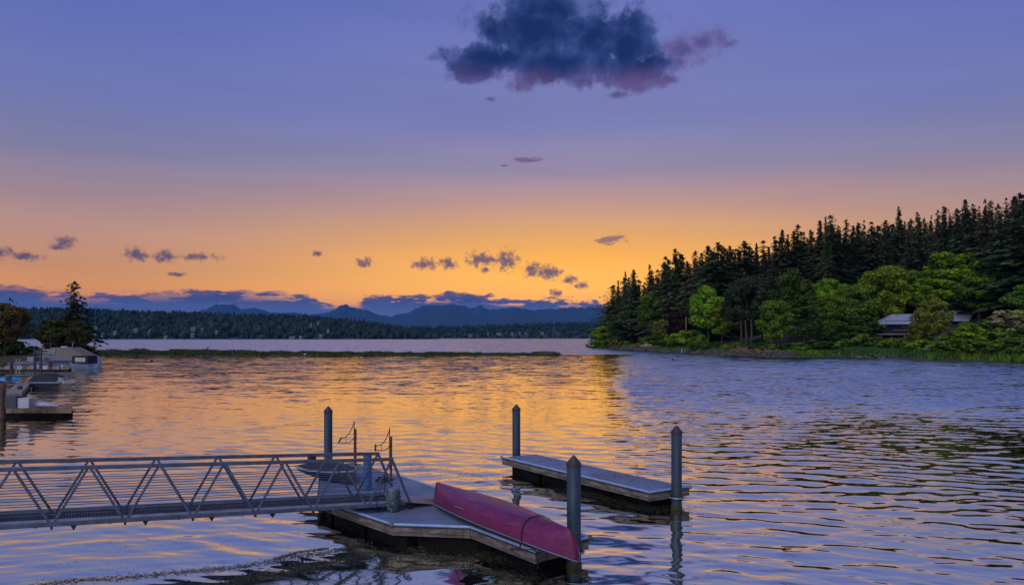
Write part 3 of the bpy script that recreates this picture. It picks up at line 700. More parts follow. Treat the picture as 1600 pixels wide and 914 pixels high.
# ------------------------------------------------------------------ canoe
def canoe():
    a = Vector((-1.83, 17.46)); b = Vector((1.17, 12.90)); d = b - a; L = d.length; ang = math.atan2(d.y, d.x)
    root = empty('canoe', ((a.x + b.x) / 2, (a.y + b.y) / 2, 0.0), ang, 'long magenta red canoe lying upside down across the dock', 'canoe')
    N = 48; K = 20; beam = 0.43
    def halfw(t): return beam * (math.sin(PI * min(max(t, 0), 1)) ** 0.72)
    def gun(t): s_ = abs(2 * t - 1); return 0.63 - 0.13 * s_ ** 2.2
    def keel(t):
        s_ = abs(2 * t - 1); return 1.03 - 0.02 * s_ ** 2
    sec = []
    for i in range(N + 1):
        t_ = i / N; x = -L / 2 + L * t_; s_ = abs(2 * t_ - 1); wd_ = halfw(t_) * .98 + 0.012; g0 = gun(t_); k0 = keel(t_)
        row = []
        for k in range(K + 1):
            th = PI * k / K; c = math.cos(th); s2 = math.sin(th)
            full = .62 + .9 * s_ ** 3                     # flat bottom amidships, V at the ends
            yy = math.copysign(abs(c) ** full, c) * wd_ * (1 + .10 * s2 * (1 - s_))
            zz = g0 + (k0 - g0) * s2 ** (0.62 + .25 * s_)
            # rounded stems: pull the top of the end sections inwards
            h = (zz - g0) / max(.01, (k0 - g0)); xx = x
            if s_ > .86:
                q = (s_ - .86) / .14; xx = x - math.copysign(1, 2 * t_ - 1) * (h ** 3.0) * (.30 if t_ > .5 else .10) * q ** 1.2
            row.append(Vector((xx, yy, zz)))
        sec.append(row)
    vs = [q for r in sec for q in r]; fs = [(i * (K + 1) + k, i * (K + 1) + k + 1, (i + 1) * (K + 1) + k + 1, (i + 1) * (K + 1) + k) for i in range(N) for k in range(K)]
    fs += [tuple(range(K + 1)), tuple(N * (K + 1) + k for k in range(K, -1, -1))]
    m = bpy.data.materials.new('faded_red_plastic'); m.use_nodes = True; t = NT(m.node_tree); bs = t.n['Principled BSDF']
    tcn = t.add('ShaderNodeTexCoord'); n1 = t.noise(tcn.outputs['Object'], 1.8, 7, .65)
    mp_ = t.add('ShaderNodeMapping'); t.l.new(tcn.outputs['Object'], mp_.inputs[0]); mp_.inputs['Scale'].default_value = (1, 12, 30); n2 = t.noise(mp_.outputs[0], 1.2, 6, .7)
    n3 = t.noise(tcn.outputs['Object'], 5.5, 6, .7)
    c = t.mix(t.step(n1, .3, .72), (0.180, 0.018, 0.098), (0.108, 0.012, 0.062))
    c = t.mix(t.m('MULTIPLY', t.step(n2, .54, .68), .5), c, (.38, .13, .20)); c = t.mix(t.m('MULTIPLY', t.step(n3, .56, .68), .45), c, (.12, .015, .03))
    t.l.new(c, bs.inputs['Base Color']); bs.inputs['Roughness'].default_value = .38; bs.inputs['Specular IOR Level'].default_value = .6
    bb = t.add('ShaderNodeBump'); bb.inputs['Distance'].default_value = .004; t.l.new(t.noise(tcn.outputs['Object'], 7, 4, .6), bb.inputs['Height']); t.l.new(bb.outputs[0], bs.inputs['Normal'])
    MB().add(vs, fs, True).build('hull', m, root)
    gm = mat('gunwale_trim', (.17, .22, .28), .4, var=.2)
    for k, sg in ((0, 1), (K, -1)):
        MB().tube([sec[i][k] + Vector((0, sg * .006, -.006)) for i in range(N + 1)], .010, 8).build('gunwale', gm, root)
    # seam strip round the left stem
    i = 2; MB().tube([sec[i][k] + (sec[i][k] - Vector((sec[i][k].x, 0, .5))) * .01 for k in range(K + 1)], .009, 6).build('stem_seam', mat('seam_dark', (.06, .01, .03), .6), root)
    nrm_ = lambda i, k: (csx[i][k] - Vector((csx[i][k].x, 0, .7))).normalized() * .006
    csx = sec; pm = mat('pale_decal', (.42, .34, .40), .6)
    MB().bar(sec[9][K - 6] + nrm_(9, K - 6), sec[10][K - 8] + nrm_(10, K - 8), .018, .004).build('scrape_mark', pm, root)
    dm = MB()
    for q in range(9):
        p0 = sec[15][K - 2].lerp(sec[19][K - 2], q / 9) + nrm_(17, K - 2); p1 = sec[15][K - 2].lerp(sec[19][K - 2], (q + .6) / 9) + nrm_(17, K - 2); dm.bar(p0, p1, .03, .004)
    dm.build('worn_decal', pm, root)
    for t_ in (.3, .68):
        j = round(t_ * N); MB().bar(sec[j][0] + Vector((0, -.02, 0)), sec[j][K] + Vector((0, .02, 0)), .16, .025).build('seat', WOOD, root)
    return root, sec, ang, K, N
cn, csec, cang, CK, CN = canoe()
# tie-down strap over the canoe to the dock edge
strp = MB(); R2 = Matrix.Rotation(cang, 4, 'Z'); off = cn.location
i = round(.765 * CN)
pts = []
for k in range(CK + 1):
    p = csec[i][k].copy(); q = Vector((p.x, 0, .55)); p = p + (p - q).normalized() * .016; p.x += .05 * math.cos(PI * k / CK); pts.append(R2 @ p + off)
end = pts[-1]; st_ = pts[0]
pts = [st_ + Vector((.02, .03, -.12))] + pts + [end + Vector((-.02, -.02, -.10)), end + Vector((-.06, -.05, -.13))]
for j in range(len(pts) - 1): strp.bar(pts[j], pts[j + 1] + (pts[j + 1] - pts[j]) * .05, .035, .008)
so_ = strp.build('tie_down_strap', ROPE); tag(so_, 'black strap tied over the right part of the canoe', 'strap')
tail = [end + Vector((-.06, -.05, -.13)), end + Vector((-.16, .02, -.135)), end + Vector((-.20, -.06, -.133)), end + Vector((-.1, -.10, -.13)), end + Vector((.02, -.11, -.13)), Vector((0.42, 13.62, .49)), Vector((0.475, 13.66, .30)), Vector((0.475, 13.66, .12))]
kn = MB().tube(smooth_pts(tail), .010, 6).build('loose_line', ROPE); tag(kn, 'thin black line knotted at the dock corner under the canoe', 'line')
bk = G(679, 786, .45); R_ = Matrix.Rotation(.25, 3, 'Z')
blk = MB().box((0, 0, .045), (.55, .13, .09), R_).build('support_block', mat('block_wood', (.24, .14, .06), .8, var=.4), None, bevel=.006); blk.location = bk + Vector((.0, .14, .002))
tag(blk, 'short wooden block propping the left end of the canoe', 'block')
blk2 = MB().box((0, 0, .03), (.10, 1.0, .06), Matrix.Rotation(-.6, 3, 'Z')).build('support_block', WOOD, None, bevel=.006); blk2.location = (.72, 14.05, .452)
tag(blk2, 'flat timber under the right part of the canoe at the dock end', 'block')

# ------------------------------------------------------------------ vegetation builders
def quads_obj(C, U, Vv):
    """numpy arrays of centres and two half-axes -> verts, faces"""
    n = len(C); v = np.empty((n, 4, 3)); v[:, 0] = C - U - Vv * .4; v[:, 1] = C + U * .2 - Vv; v[:, 2] = C + U + Vv * .4; v[:, 3] = C - U * .2 + Vv
    return v.reshape(-1, 3), np.arange(n * 4).reshape(n, 4)
def np_mesh(name, v, f, m):
    me = bpy.data.meshes.new(name); k = f.shape[1]
    me.vertices.add(len(v)); me.vertices.foreach_set('co', np.ascontiguousarray(v, dtype=np.float32).ravel())
    me.loops.add(f.size); me.polygons.add(len(f)); me.loops.foreach_set('vertex_index', f.ravel().astype(np.int32))
    me.polygons.foreach_set('loop_start', (np.arange(len(f)) * k).astype(np.int32)); me.polygons.foreach_set('loop_total', np.full(len(f), k, np.int32))
    me.update(calc_edges=True); me.materials.append(m); return me
def unit(r, n): a = r.normal(size=(n, 3)); return a / np.linalg.norm(a, axis=1)[:, None]
def conifer_mesh(seed, H=25.0, R=3.6, m=None, low=.10, sparse=1.0, whorls=52, pw=.82, bare=0.0):
    r = np.random.default_rng(seed); C = []; U = []; Wd = []
    for i in range(whorls):
        z = low * H + (H * (1 - low)) * (i + r.random() * .7) / whorls; f = (z / H - low) / (1 - low)
        Lm = R * (1 - f) ** pw * (0.80 + .30 * math.sin(i * 1.9 + seed)) * r.uniform(.8, 1.15) + .10; nb_ = r.integers(6, 9) if f < .75 else 4
        for b in range(nb_):
            if r.random() > sparse: continue
            a = r.uniform(0, 2 * PI); Lb = Lm * r.uniform(.55, 1.18); d = np.array([math.cos(a), math.sin(a), 0]); s = np.array([-d[1], d[0], 0])
            npt = max(2, int(Lb / .62)); rise = r.uniform(-.05, .25)
            for j in range(npt):
                t_ = (j + .6) / npt; droop = rise * Lb * t_ - .34 * Lb * t_ ** 2
                c = d * Lb * t_ + np.array([0, 0, z + droop])
                for q in (0, 1):
                    w_ = (.34 + .28 * (1 - t_)) * (.42 + .7 * (1 - f))
                    C.append(c + s * r.normal() * .25 * (.3 + .8 * (1 - f)) + np.array([0, 0, r.normal() * .12])); ax = (d * r.uniform(.3, .6) + s * r.normal() * .22) * (.5 + .6 * (1 - f)) + np.array([0, 0, -.12 + r.normal() * .12])
                    U.append(ax); vv = s * w_ * r.uniform(.6, 1.1) + np.array([0, 0, -w_ * r.uniform(.1, .7)]); Wd.append(vv)
    for j in range(8): # leader
        C.append(np.array([r.normal() * .06, r.normal() * .06, H * (.965 + .035 * j / 8)])); U.append(np.array([0, 0, .28])); Wd.append(np.array([r.normal() * .07, r.normal() * .07, 0]))
    v, f = quads_obj(np.array(C), np.array(U), np.array(Wd)); return np_mesh('conifer_crown', v, f, m)
def broad_mesh(seed, m, H=12.0, R=5.0, base=.22, clumps=46, per=120, leafs=.25, tall=1.0, flat=False):
    r = np.random.default_rng(seed); cz = H * (base + (1 - base) * .52); hz = H * (1 - base) * .5; Cs = []; Ns = []; S = []
    for i in range(clumps):
        d = unit(r, 1)[0]; rad = r.uniform(.45, .92) ** .6
        c = np.array([d[0] * R * rad * .84, d[1] * R * rad * .84, cz + d[2] * hz * rad * .86])
        if c[2] < H * base: c[2] = H * base + r.random()
        cr = R * r.uniform(.11, .31)
        n = int(per * (cr / (R * .25)) ** 1.5); dd = unit(r, n); dd[:, 2] = np.abs(dd[:, 2]) * r.choice([1, 1, 1, -1], n)
        Cs.append(c + dd * cr * (r.uniform(.55, 1.05, (n, 1))) * np.array([1, 1, .45 if flat else .75])); Ns.append(dd)
    C = np.concatenate(Cs); Nn = np.concatenate(Ns); n = len(C); rnd = unit(r, n); Nn = Nn * .8 + rnd * .7
    if flat: Nn = Nn * .3 + np.array([0, 0, 1.0])
    Nn /= np.linalg.norm(Nn, axis=1)[:, None]; U = np.cross(Nn, unit(r, n)); U /= np.linalg.norm(U, axis=1)[:, None]; W = np.cross(Nn, U)
    s = leafs * r.uniform(.6, 1.3, (n, 1)); v, f = quads_obj(C, U * s, W * s * .7); return np_mesh('tree_crown', v, f, m)
BARK = mat('bark', (.07, .05, .04), .9, var=.5, scale=3, bump=.03, bscale=6)
def trunk_mesh(H, r0, limbs, seed, conifer=False):
    r = random.Random(seed); m_ = MB()
    m_.tube([(0, 0, -1.0), (0, 0, H * .02), (r.gauss(0, .02) * H * .3, 0, H * .45), (0, 0, H * (.93 if conifer else .7))], [r0 * 1.15, r0, r0 * .6, r0 * .12], 8)
    for k in range(limbs):
        a = r.uniform(0, 2 * PI); z = H * r.uniform(.22, .5); L = H * r.uniform(.22, .36)
        m_.tube([(0, 0, z), (math.cos(a) * L * .5, math.sin(a) * L * .5, z + L * .55), (math.cos(a) * L * .85, math.sin(a) * L * .85, z + L * 1.05)], [r0 * .4, r0 * .25, r0 * .08], 6)
    return m_.mesh('trunk', BARK)
DK = leaf('dark_fir_needles', (0.080, 0.112, 0.040), .6); DK2 = leaf('brown_fir_needles', (0.13, 0.108, 0.045), .5)
CON = [(conifer_mesh(100 + i, 25, R_, DK, low_, sp_, wh_, pw_), trunk_mesh(25, .42, 0, i, True)) for i, (R_, low_, sp_, wh_, pw_) in enumerate(((5.0, .10, 1, 54, .8), (5.6, .06, 1, 56, .62), (4.2, .14, .8, 44, .9), (5.8, .1, .95, 52, .7), (4.6, .2, .7, 40, .66), (5.4, .05, 1, 58, .95), (4.8, .1, .62, 38, .75), (6.2, .08, .95, 54, .55)))]
def place_tree(protos, loc, H, protoH, label, cat='tree', group=None, name='conifer', rz=None, wide=1.0, m=None, crown='crown'):
    cm, tm = protos
    root = empty(name, loc, random.uniform(0, 2 * PI) if rz is None else rz, label, cat, group)
    s = H / protoH; root.scale = (s * wide, s * wide, s)
    part('trunk', tm, root)
    c = part(crown, cm, root)
    if m is not None:
        c.material_slots[0].link = 'OBJECT'; c.material_slots[0].material = m
    return root

# ------------------------------------------------------------------ right bank terrain
SH = [(400, 640), (120, 500), (60, 430), (44, 385)] + [(G(px, py).x, G(px, py).y) for px, py in ((925, 541), (960, 545), (1060, 551.5), (1120, 554.5), (1180, 557), (1240, 558.5), (1310, 558), (1400, 560.5), (1440, 563), (1520, 564.5), (1600, 568), (1700, 573), (1800, 580))] + [(92, 50), (120, -20), (170, -80)]
SHp = np.array(SH)
def shore_d(X, Y):
    X = np.asarray(X, float); Y = np.asarray(Y, float); best = np.full(X.shape, 1e9); 
    for i in range(len(SHp) - 1):
        a, b = SHp[i], SHp[i + 1]; ab = b - a; t_ = np.clip(((X - a[0]) * ab[0] + (Y - a[1]) * ab[1]) / (ab @ ab), 0, 1)
        best = np.minimum(best, np.hypot(X - a[0] - t_ * ab[0], Y - a[1] - t_ * ab[1]))
    poly = np.concatenate([SHp, [(900, -80), (900, 640)]]); ins = np.zeros(X.shape, bool); j = len(poly) - 1
    for i in range(len(poly)):
        xi, yi = poly[i]; xj, yj = poly[j]
        c = ((yi > Y) != (yj > Y)) & (X < (xj - xi) * (Y - yi) / (yj - yi + 1e-12) + xi); ins ^= c; j = i
    return np.where(ins, best, -best)
def ground_z(X, Y):
    d = shore_d(X, Y); X = np.asarray(X, float); Y = np.asarray(Y, float)
    z = np.interp(d, [-8, -1.0, 0.8, 4, 20, 40, 70, 110, 160, 260], [-2.2, -.5, .9, 1.5, 3.4, 8.5, 19, 28, 34, 38])
    return z + np.clip(d / 30, 0, 1) * (vnoise(X, Y, .04, 9) - .5) * 3
gx = np.arange(28, 420, 3.0); gy = np.arange(-78, 640, 3.0); GX, GY = np.meshgrid(gx, gy); GZ = ground_z(GX, GY)
iv = np.arange(GX.size).reshape(GX.shape); F4 = np.stack([iv[:-1, :-1], iv[:-1, 1:], iv[1:, 1:], iv[1:, :-1]], -1).reshape(-1, 4)
SOIL = mat('wooded_ground', (.035, .045, .02), .95, var=.5, scale=.15, col2=(.05, .035, .022))
tm = np_mesh('hillside', np.stack([GX, GY, GZ], -1).reshape(-1, 3), F4, SOIL); ho = bpy.data.objects.new('wooded_hill', tm); COL.objects.link(ho); tag(ho, kind='structure')
def gz(x, y): return float(ground_z(np.array([x]), np.array([y]))[0])
def ray_ground(px, d, lo=90, hi=600):
    """first point along the photo column px that lies d metres inland"""
    Ys = np.arange(lo, hi, 1.0); ok = np.flatnonzero(shore_d((px - 800) / FPX * Ys, Ys) >= d)
    Y = float(Ys[ok[0]]) if len(ok) else 300.0
    return (px - 800) / FPX * Y, Y
ONES = 'first second third fourth fifth sixth seventh eighth ninth tenth eleventh twelfth thirteenth fourteenth fifteenth sixteenth seventeenth eighteenth nineteenth'.split()
def ordinal(n):
    if n < 20: return ONES[n - 1]
    tens = {2: ('twentieth', 'twenty'), 3: ('thirtieth', 'thirty'), 4: ('fortieth', 'forty'), 5: ('fiftieth', 'fifty'), 6: ('sixtieth', 'sixty'), 7: ('seventieth', 'seventy')}[n // 10]
    return tens[0] if n % 10 == 0 else tens[1] + '-' + ONES[n % 10 - 1]
SKY = [(944, 500), (950, 470), (958, 445), (966, 438), (977, 424), (990, 421), (1000, 438), (1015, 413), (1027, 420), (1040, 400), (1055, 388), (1064, 396), (1074, 408), (1086, 391), (1096, 395), (1106, 384), (1114, 392), (1122, 378), (1131, 385), (1140, 383), (1150, 388), (1163, 376), (1171, 384), (1182, 379), (1192, 375), (1201, 386), (1211, 368), (1222, 358), (1231, 366), (1246, 350), (1256, 362), (1266, 358), (1281, 344), (1290, 338), (1298, 335), (1310, 352), (1322, 342), (1333, 352), (1341, 347), (1350, 343), (1361, 346), (1372, 352), (1384, 344), (1394, 350), (1404, 322), (1414, 345), (1423, 341), (1433, 331), (1444, 340), (1455, 336), (1465, 327), (1475, 322), (1484, 332), (1495, 326), (1508, 311), (1520, 318), (1530, 321), (1539, 310), (1547, 313), (1560, 318), (1572, 308), (1585, 306), (1593, 301), (1604, 306), (1625, 300), (1650, 298)]
def fit_tree(px, py, want, lo, hi, dmin):
    """where along the photo column px a tree of the wanted height stands on the hill with its top in row py"""
    Ys = np.arange(lo, hi, 3.0); Xs = (px - 800) / FPX * Ys; Hs = CH + (HY - py) / FPX * Ys - ground_z(Xs, Ys)
    e = np.where(shore_d(Xs, Ys) >= dmin, np.abs(Hs - want), 1e9); i = int(np.argmin(e))
    return (float(e[i]), float(Xs[i]), float(Ys[i]), float(Hs[i]))
rr = random.Random(3); n_ = 0
for px, py in SKY:
    n_ += 1
    best = None
    want = rr.uniform(23, 29) if px > 990 else rr.uniform(17, 24)
    best = fit_tree(px, py, want, 130, 460, float(np.interp(px, [950, 1000, 1150, 1300], [5, 9, 22, 45])))
    _, X, Y, H_ = best
    H_ = max(H_, 8)
    lab = f'dark conifer on the skyline of the wooded bank, {ordinal(n_)} from the point'
    if px == 1404: lab = 'tallest thin conifer rising above its neighbours over the house'
    place_tree(rr.choice(CON), (X, Y, gz(X, Y) - .2), H_, 25, lab, group='conifers along the skyline', wide=rr.choice((1.0, 1.3, 1.6, 1.9, 2.2)) * rr.uniform(.9, 1.1), m=DK2 if rr.random() < .3 else None)
# the wood below the skyline
def sky_y(px): return float(np.interp(px, [p for p, _ in SKY], [y for _, y in SKY]))
cnt = 0; ZC = {}
for row_, (dpy, sp) in enumerate(((11, 9), (28, 13), (52, 16), (80, 18), (112, 22))):
    px = 968 + row_ * 10
    while px < 1640:
        py = sky_y(px) + dpy * (0.55 + .45 * min(1, (px - 940) / 300)) + rr.uniform(-8, 8); want = rr.uniform(17, 25); best = None
        if py < 505:
            best = fit_tree(px, py, want, 120, 420, float(np.interp(px, [960, 1150, 1300, 1600], [13, 24, 44, 56])))
            if best[3] > 6 and best[0] < 14:
                _, X, Y, H_ = best
                zone = 'behind the willowy tree' if px < 1050 else 'behind the maple' if px < 1150 else 'above the broad cedar' if px < 1230 else 'above the floating logs' if px < 1300 else 'above the round green tree' if px < 1380 else 'behind the pillar tree' if px < 1450 else 'above the biggest bright tree' if px < 1540 else 'in the top right corner'
                zone += (', just under the tops', ', second row down', ', third row down', ', fourth row down', ', lowest row')[row_]
                m_ = DK2 if rr.random() < .3 else None
                ZC[zone] = ZC.get(zone, 0) + 1
                place_tree(rr.choice(CON), (X, Y, gz(X, Y) - .2), H_, 25, f'dark conifer {zone}, {ordinal(ZC[zone])} from the left', group=f'conifers {zone}', wide=rr.uniform(1.3, 2.2), m=m_); cnt += 1
        px += sp * rr.uniform(.75, 1.3)
print('wood conifers', cnt)
# broadleaf trees in front: (px centre, top row, width px, inland distance, colour, label)
LG = {'bright': leaf('bright_green_leaves', (.21, .34, .018)), 'mid': leaf('mid_green_leaves', (.125, .22, .022)), 'deep': leaf('deep_green_leaves', (.068, .118, .022)), 'olive': leaf('olive_leaves', (.19, .20, .03)),
      'willow': leaf('grey_green_leaves', (.075, .125, .045)), 'copper': leaf('copper_leaves', (.045, .018, .02)), 'cedar': leaf('cedar_needles', (.045, .058, .025)), 'cream': leaf('cream_blossom', (.75, .75, .33), .3), 'lime': leaf('lime_leaves', (.16, .27, .03)),
      'spruce': leaf('blue_green_needles', (.04, .085, .06))}
BR = [(broad_mesh(200 + i, LG['mid'], 12, R_, b_, cl_, pr_), trunk_mesh(12, .28, 6, 50 + i)) for i, (R_, b_, cl_, pr_) in enumerate(((4.6, .12, 84, 150), (5.0, .16, 70, 160), (4.2, .2, 62, 160), (5.4, .1, 96, 140)))]
SHR = [(broad_mesh(300 + i, LG['mid'], 3, 2.0, .0, 26, 90, .2), trunk_mesh(3, .09, 5, 70 + i)) for i in range(3)]
DOG = (broad_mesh(401, LG['cream'], 8, 4.0, .25, 34, 60, .30, flat=True), trunk_mesh(8, .16, 8, 91))
TREES = [
 (940, 509, 34, 5, 'bright', 'small bright green tree at the very tip of the point', .0), (957, 498, 40, 5, 'mid', 'mid green tree second from the tip of the point', 0),
 (985, 480, 74, 6, 'willow', 'wide grey-green willowy tree near the point', 0), (1022, 456, 58, 9, 'mid', 'tall mid green tree between the willowy tree and the copper one', 0),
 (1058, 461, 42, 16, 'olive', 'yellowish tree rising behind the copper tree', 0), (1034, 500, 36, 4, 'olive', 'small olive tree on the bank with a pale bare trunk', 0),
 (1063, 485, 52, 7, 'copper', 'dark purple-brown copper tree', 0), (1107, 447, 64, 9, 'bright', 'large bright green maple beside the lawn', 0), (1128, 476, 40, 10, 'bright', 'bright green tree leaning on the right of the maple', 0),
 (1168, 428, 84, 10, 'cedar', 'broad dark cedar with bare trunks on the lawn edge', .12), (1192, 424, 60, 16, 'cedar', 'dark cedar top behind the broad cedar', 0),
 (1212, 466, 62, 5, 'mid', 'mid green tree by the water right of the broad cedar', 0), (1236, 422, 70, 13, 'deep', 'deep green tall tree right of the broad cedar', 0), (1256, 476, 56, 6, 'deep', 'deep green tree at the water above the floating logs', 0),
 (1262, 442, 44, 20, 'lime', 'yellow-green crown showing between two dark trees', 0), (1298, 428, 56, 30, 'bright', 'bright green crown high up behind the bank trees', 0), (1300, 462, 60, 12, 'mid', 'mid green tree above the grassy bank left end', 0),
 (1332, 446, 74, 18, 'mid', 'round mid green tree left of the house, upper one', 0), (1348, 492, 88, 8, 'deep', 'deep green spreading tree left of the house deck', 0), (1300, 500, 56, 6, 'deep', 'low deep green tree just left of the white post', 0),
 (1384, 412, 84, 34, 'bright', 'tall bright green tree above the left end of the roof', 0), (1376, 448, 76, 42, 'mid', 'mid green tree directly behind the left roof', 0), (1438, 420, 60, 42, 'mid', 'mid green tree between the pillar tree and the big bright one', 0),
 (1490, 393, 124, 48, 'bright', 'biggest bright green tree above the house', 0), (1456, 432, 70, 40, 'bright', 'bright green tree at the left foot of the biggest one', 0), (1530, 430, 76, 40, 'mid', 'mid green tree at the right foot of the biggest one', 0),
 (1580, 408, 100, 48, 'mid', 'big mid green tree at the right edge above the dogwood', 0), (1556, 448, 80, 52, 'deep', 'deep green tree right behind the right roof', 0), (1612, 440, 80, 30, 'mid', 'mid green tree cut by the right edge', 0),
 (1545, 396, 50, 62, 'spruce', 'blue-green tree behind the big bright crown', 0), (1457, 466, 60, 8, 'olive', 'golden olive tree in front of the house', 0), (1410, 455, 60, 46, 'deep', 'deep green tree above the roof ridge', 0),
 (1505, 460, 70, 52, 'deep', 'deep green tree above the right half of the roof', 0), (1436, 500, 40, 6, 'olive', 'small golden tree under the left side of the olive one', 0)]
def put_broad(px, top, wpx, dd, colr, lab, name='broadleaf_tree', proto=None, pH=12.0, group='broadleaf trees on the right bank'):
    X, Y = ray_ground(px, dd); z = gz(X, Y) - .2; H_ = max(2.0, CH + (HY - top) / FPX * Y - z)
    pr = proto or rr.choice(BR); rad = {id(BR[0]): 4.6, id(BR[1]): 5.0, id(BR[2]): 4.2, id(BR[3]): 5.4}.get(id(pr), pH / 2.2)
    wid = wpx / FPX * Y / 2 / (rad * H_ / pH)
    place_tree(pr, (X, Y, z), H_, pH, lab, group=group, name=name, wide=max(.45, min(1.8, wid * 1.05)), m=LG[colr])
for (px, top, wpx, dd, colr, lab, _) in TREES: put_broad(px, top, wpx, dd, colr, lab)
X, Y = ray_ground(1418, 50); place_tree((conifer_mesh(140, 20, 4.6, LG['cedar'], .02, 1, 60), trunk_mesh(20, .4, 0, 9, True)), (X, Y, gz(X, Y) - .2), CH + (HY - 360) / FPX * Y - gz(X, Y), 20, 'pillar-shaped olive green tree under the tallest thin conifer', name='pillar_tree', wide=.8)
put_broad(1575, 480, 58, 14, 'cream', 'small tree covered in cream blossom at the right edge', 'blossom_tree', DOG, 8.0, None)
# bare trunks under the broad cedar, mast-like pole
for px, lab in ((1158, 'bare trunk left one under the broad cedar'), (1165, 'bare trunk middle one under the broad cedar'), (1174, 'bare trunk right one under the broad cedar')):
    X, Y = ray_ground(px, 7); o = MB().tube([(0, 0, -.3), (.1, 0, 3), (0, .1, 7)], [.28, .24, .16], 8).build('tree_trunk', BARK); o.location = (X, Y, gz(X, Y)); tag(o, lab, 'tree trunk')
# shrubs along the bank
SHL = [(930, 532, 22, 2, 'mid'), (946, 527, 20, 2, 'bright'), (962, 528, 18, 2, 'olive'), (975, 532, 18, 2, 'mid'), (1012, 524, 22, 3, 'mid'), (1040, 526, 22, 3, 'deep'), (1053, 518, 22, 3, 'mid'), (1070, 514, 40, 4, 'bright'), (1088, 522, 26, 3, 'mid'), (1093, 532, 26, 1.5, 'mid'), (1110, 534, 22, 2, 'deep'),
       (1145, 534, 22, 2, 'olive'), (1182, 538, 22, 2.5, 'deep'), (1200, 540, 26, 2, 'mid'), (1228, 536, 30, 3, 'deep'), (1252, 534, 34, 3, 'mid'), (1280, 530, 36, 3, 'deep'), (1305, 532, 30, 3, 'mid'), (1338, 520, 40, 6, 'mid'), (1362, 524, 36, 6, 'deep'), (1398, 528, 40, 5, 'bright'), (1420, 522, 40, 5, 'mid'),
       (1436, 530, 34, 3, 'bright'), (1492, 524, 50, 4, 'mid'), (1515, 518, 48, 6, 'bright'), (1500, 538, 40, 2, 'mid'), (1530, 532, 46, 2.5, 'mid'), (1548, 516, 50, 7, 'mid'), (1560, 536, 44, 2, 'deep'), (1590, 526, 50, 5, 'mid'), (1594, 540, 46, 2, 'mid'), (1512, 514, 50, 9, 'deep'), (1560, 512, 40, 12, 'bright'), (1535, 500, 60, 13, 'mid'), (1512, 506, 44, 9, 'bright'), (1556, 498, 50, 16, 'deep'), (1470, 534, 34, 3, 'mid'), (1600, 510, 44, 10, 'deep'), (1620, 530, 60, 3, 'mid')]
WHERE = [(928, 'at the tip of the point'), (1005, 'beside the orange bush'), (1062, 'in front of the copper tree'), (1120, 'between maple and lawn'), (1200, 'under the broad cedar'), (1300, 'above the floating logs'), (1380, 'on the grassy bank'), (1450, 'below the roof, left of the bench'), (1530, 'right of the bench'), (1590, 'under the blossom tree'), (1700, 'at the right edge')]
CN_ = {'mid': 'mid green', 'bright': 'bright green', 'deep': 'dark green', 'olive': 'olive'}
seen = {}
for (px, top, wpx, dd, colr) in SHL:
    wh = next((w_ for lim, w_ in WHERE if px <= lim), 'at the right edge'); lab = f'{CN_[colr]} shrub {wh}'; seen[lab] = seen.get(lab, 0) + 1
    if seen[lab] > 1: lab = f'{CN_[colr]} shrub {wh}, {ordinal(seen[lab])} along from the left'
    put_broad(px, top, wpx, dd, colr, lab, 'shrub', rr.choice(SHR), 3.0, 'shrubs along the right bank')
# an orange flowering bush and the yellow one on the point
LG['orange'] = leaf('orange_leaves', (.40, .17, .03)); LG['pink'] = leaf('pink_blossom', (.36, .22, .20))
put_broad(961, 533, 15, 1.6, 'orange', 'orange yellow bush on the rocks of the point', 'shrub', SHR[0], 3.0, None)
put_broad(1001, 535, 14, 1.8, 'orange', 'small rust orange bush beside the pale rocks', 'shrub', SHR[1], 3.0, None)
# lawns and grass bank
def patch(pts, name, m, lift=.12):
    v = []; f = []
    vs = [(ray_ground(px, d)) for px, d in pts]
    return vs
def blades(region, n, hgt, m, name, label, seed):
    r = np.random.default_rng(seed); C = []; U = []; W = []
    (p0, p1, d0, d1) = region; k = 0
    while k < n:
        px = r.uniform(p0, p1); Y = None
        X0, Y0 = ray_ground(px, r.uniform(d0, d1)); X = X0 + r.normal() * 1.2; Y = Y0 + r.normal() * 1.2
        for _ in range(14):
            x_ = X + r.normal() * 1.2; y_ = Y + r.normal() * 1.2; C.append((x_, y_)); k += 1
    C = np.array(C); z = ground_z(C[:, 0], C[:, 1]); kk = z > .2; C = C[kk]; z = z[kk]; n = len(C); h = hgt * r.uniform(.5, 1.3, n); a = r.uniform(0, PI, n)
    cc = np.stack([C[:, 0], C[:, 1], z + h * .4], -1); U = np.stack([r.normal(size=n) * .12, r.normal(size=n) * .12, h], -1); W = np.stack([np.cos(a) * .12, np.sin(a) * .12, np.zeros(n)], -1)
    v, f = quads_obj(cc, U, W); me_ = np_mesh(name, v, f, m); o = bpy.data.objects.new(name, me_); COL.objects.link(o); tag(o, label, 'grass', None, 'stuff')
LAWN = leaf('lawn_grass', (.10, .21, .03), .25); BANKG = leaf('bank_grass', (.07, .16, .04), .35)
blades((1108, 1186, 1.5, 16), 9000, .22, LAWN, 'lawn_grass', 'bright green lawn beside the maple, above the rocks', 1)
blades((1312, 1480, .8, 9), 16000, .7, BANKG, 'tall_grass', 'tall soft green grass on the bank before the house', 2)
blades((1470, 1640, .5, 8), 12000, .6, LG['mid'], 'ground_cover', 'low green undergrowth along the right shore', 3)
blades((940, 1310, .8, 4), 9000, .4, LG['mid'], 'bank_undergrowth', 'low green plants along the stony bank', 4)
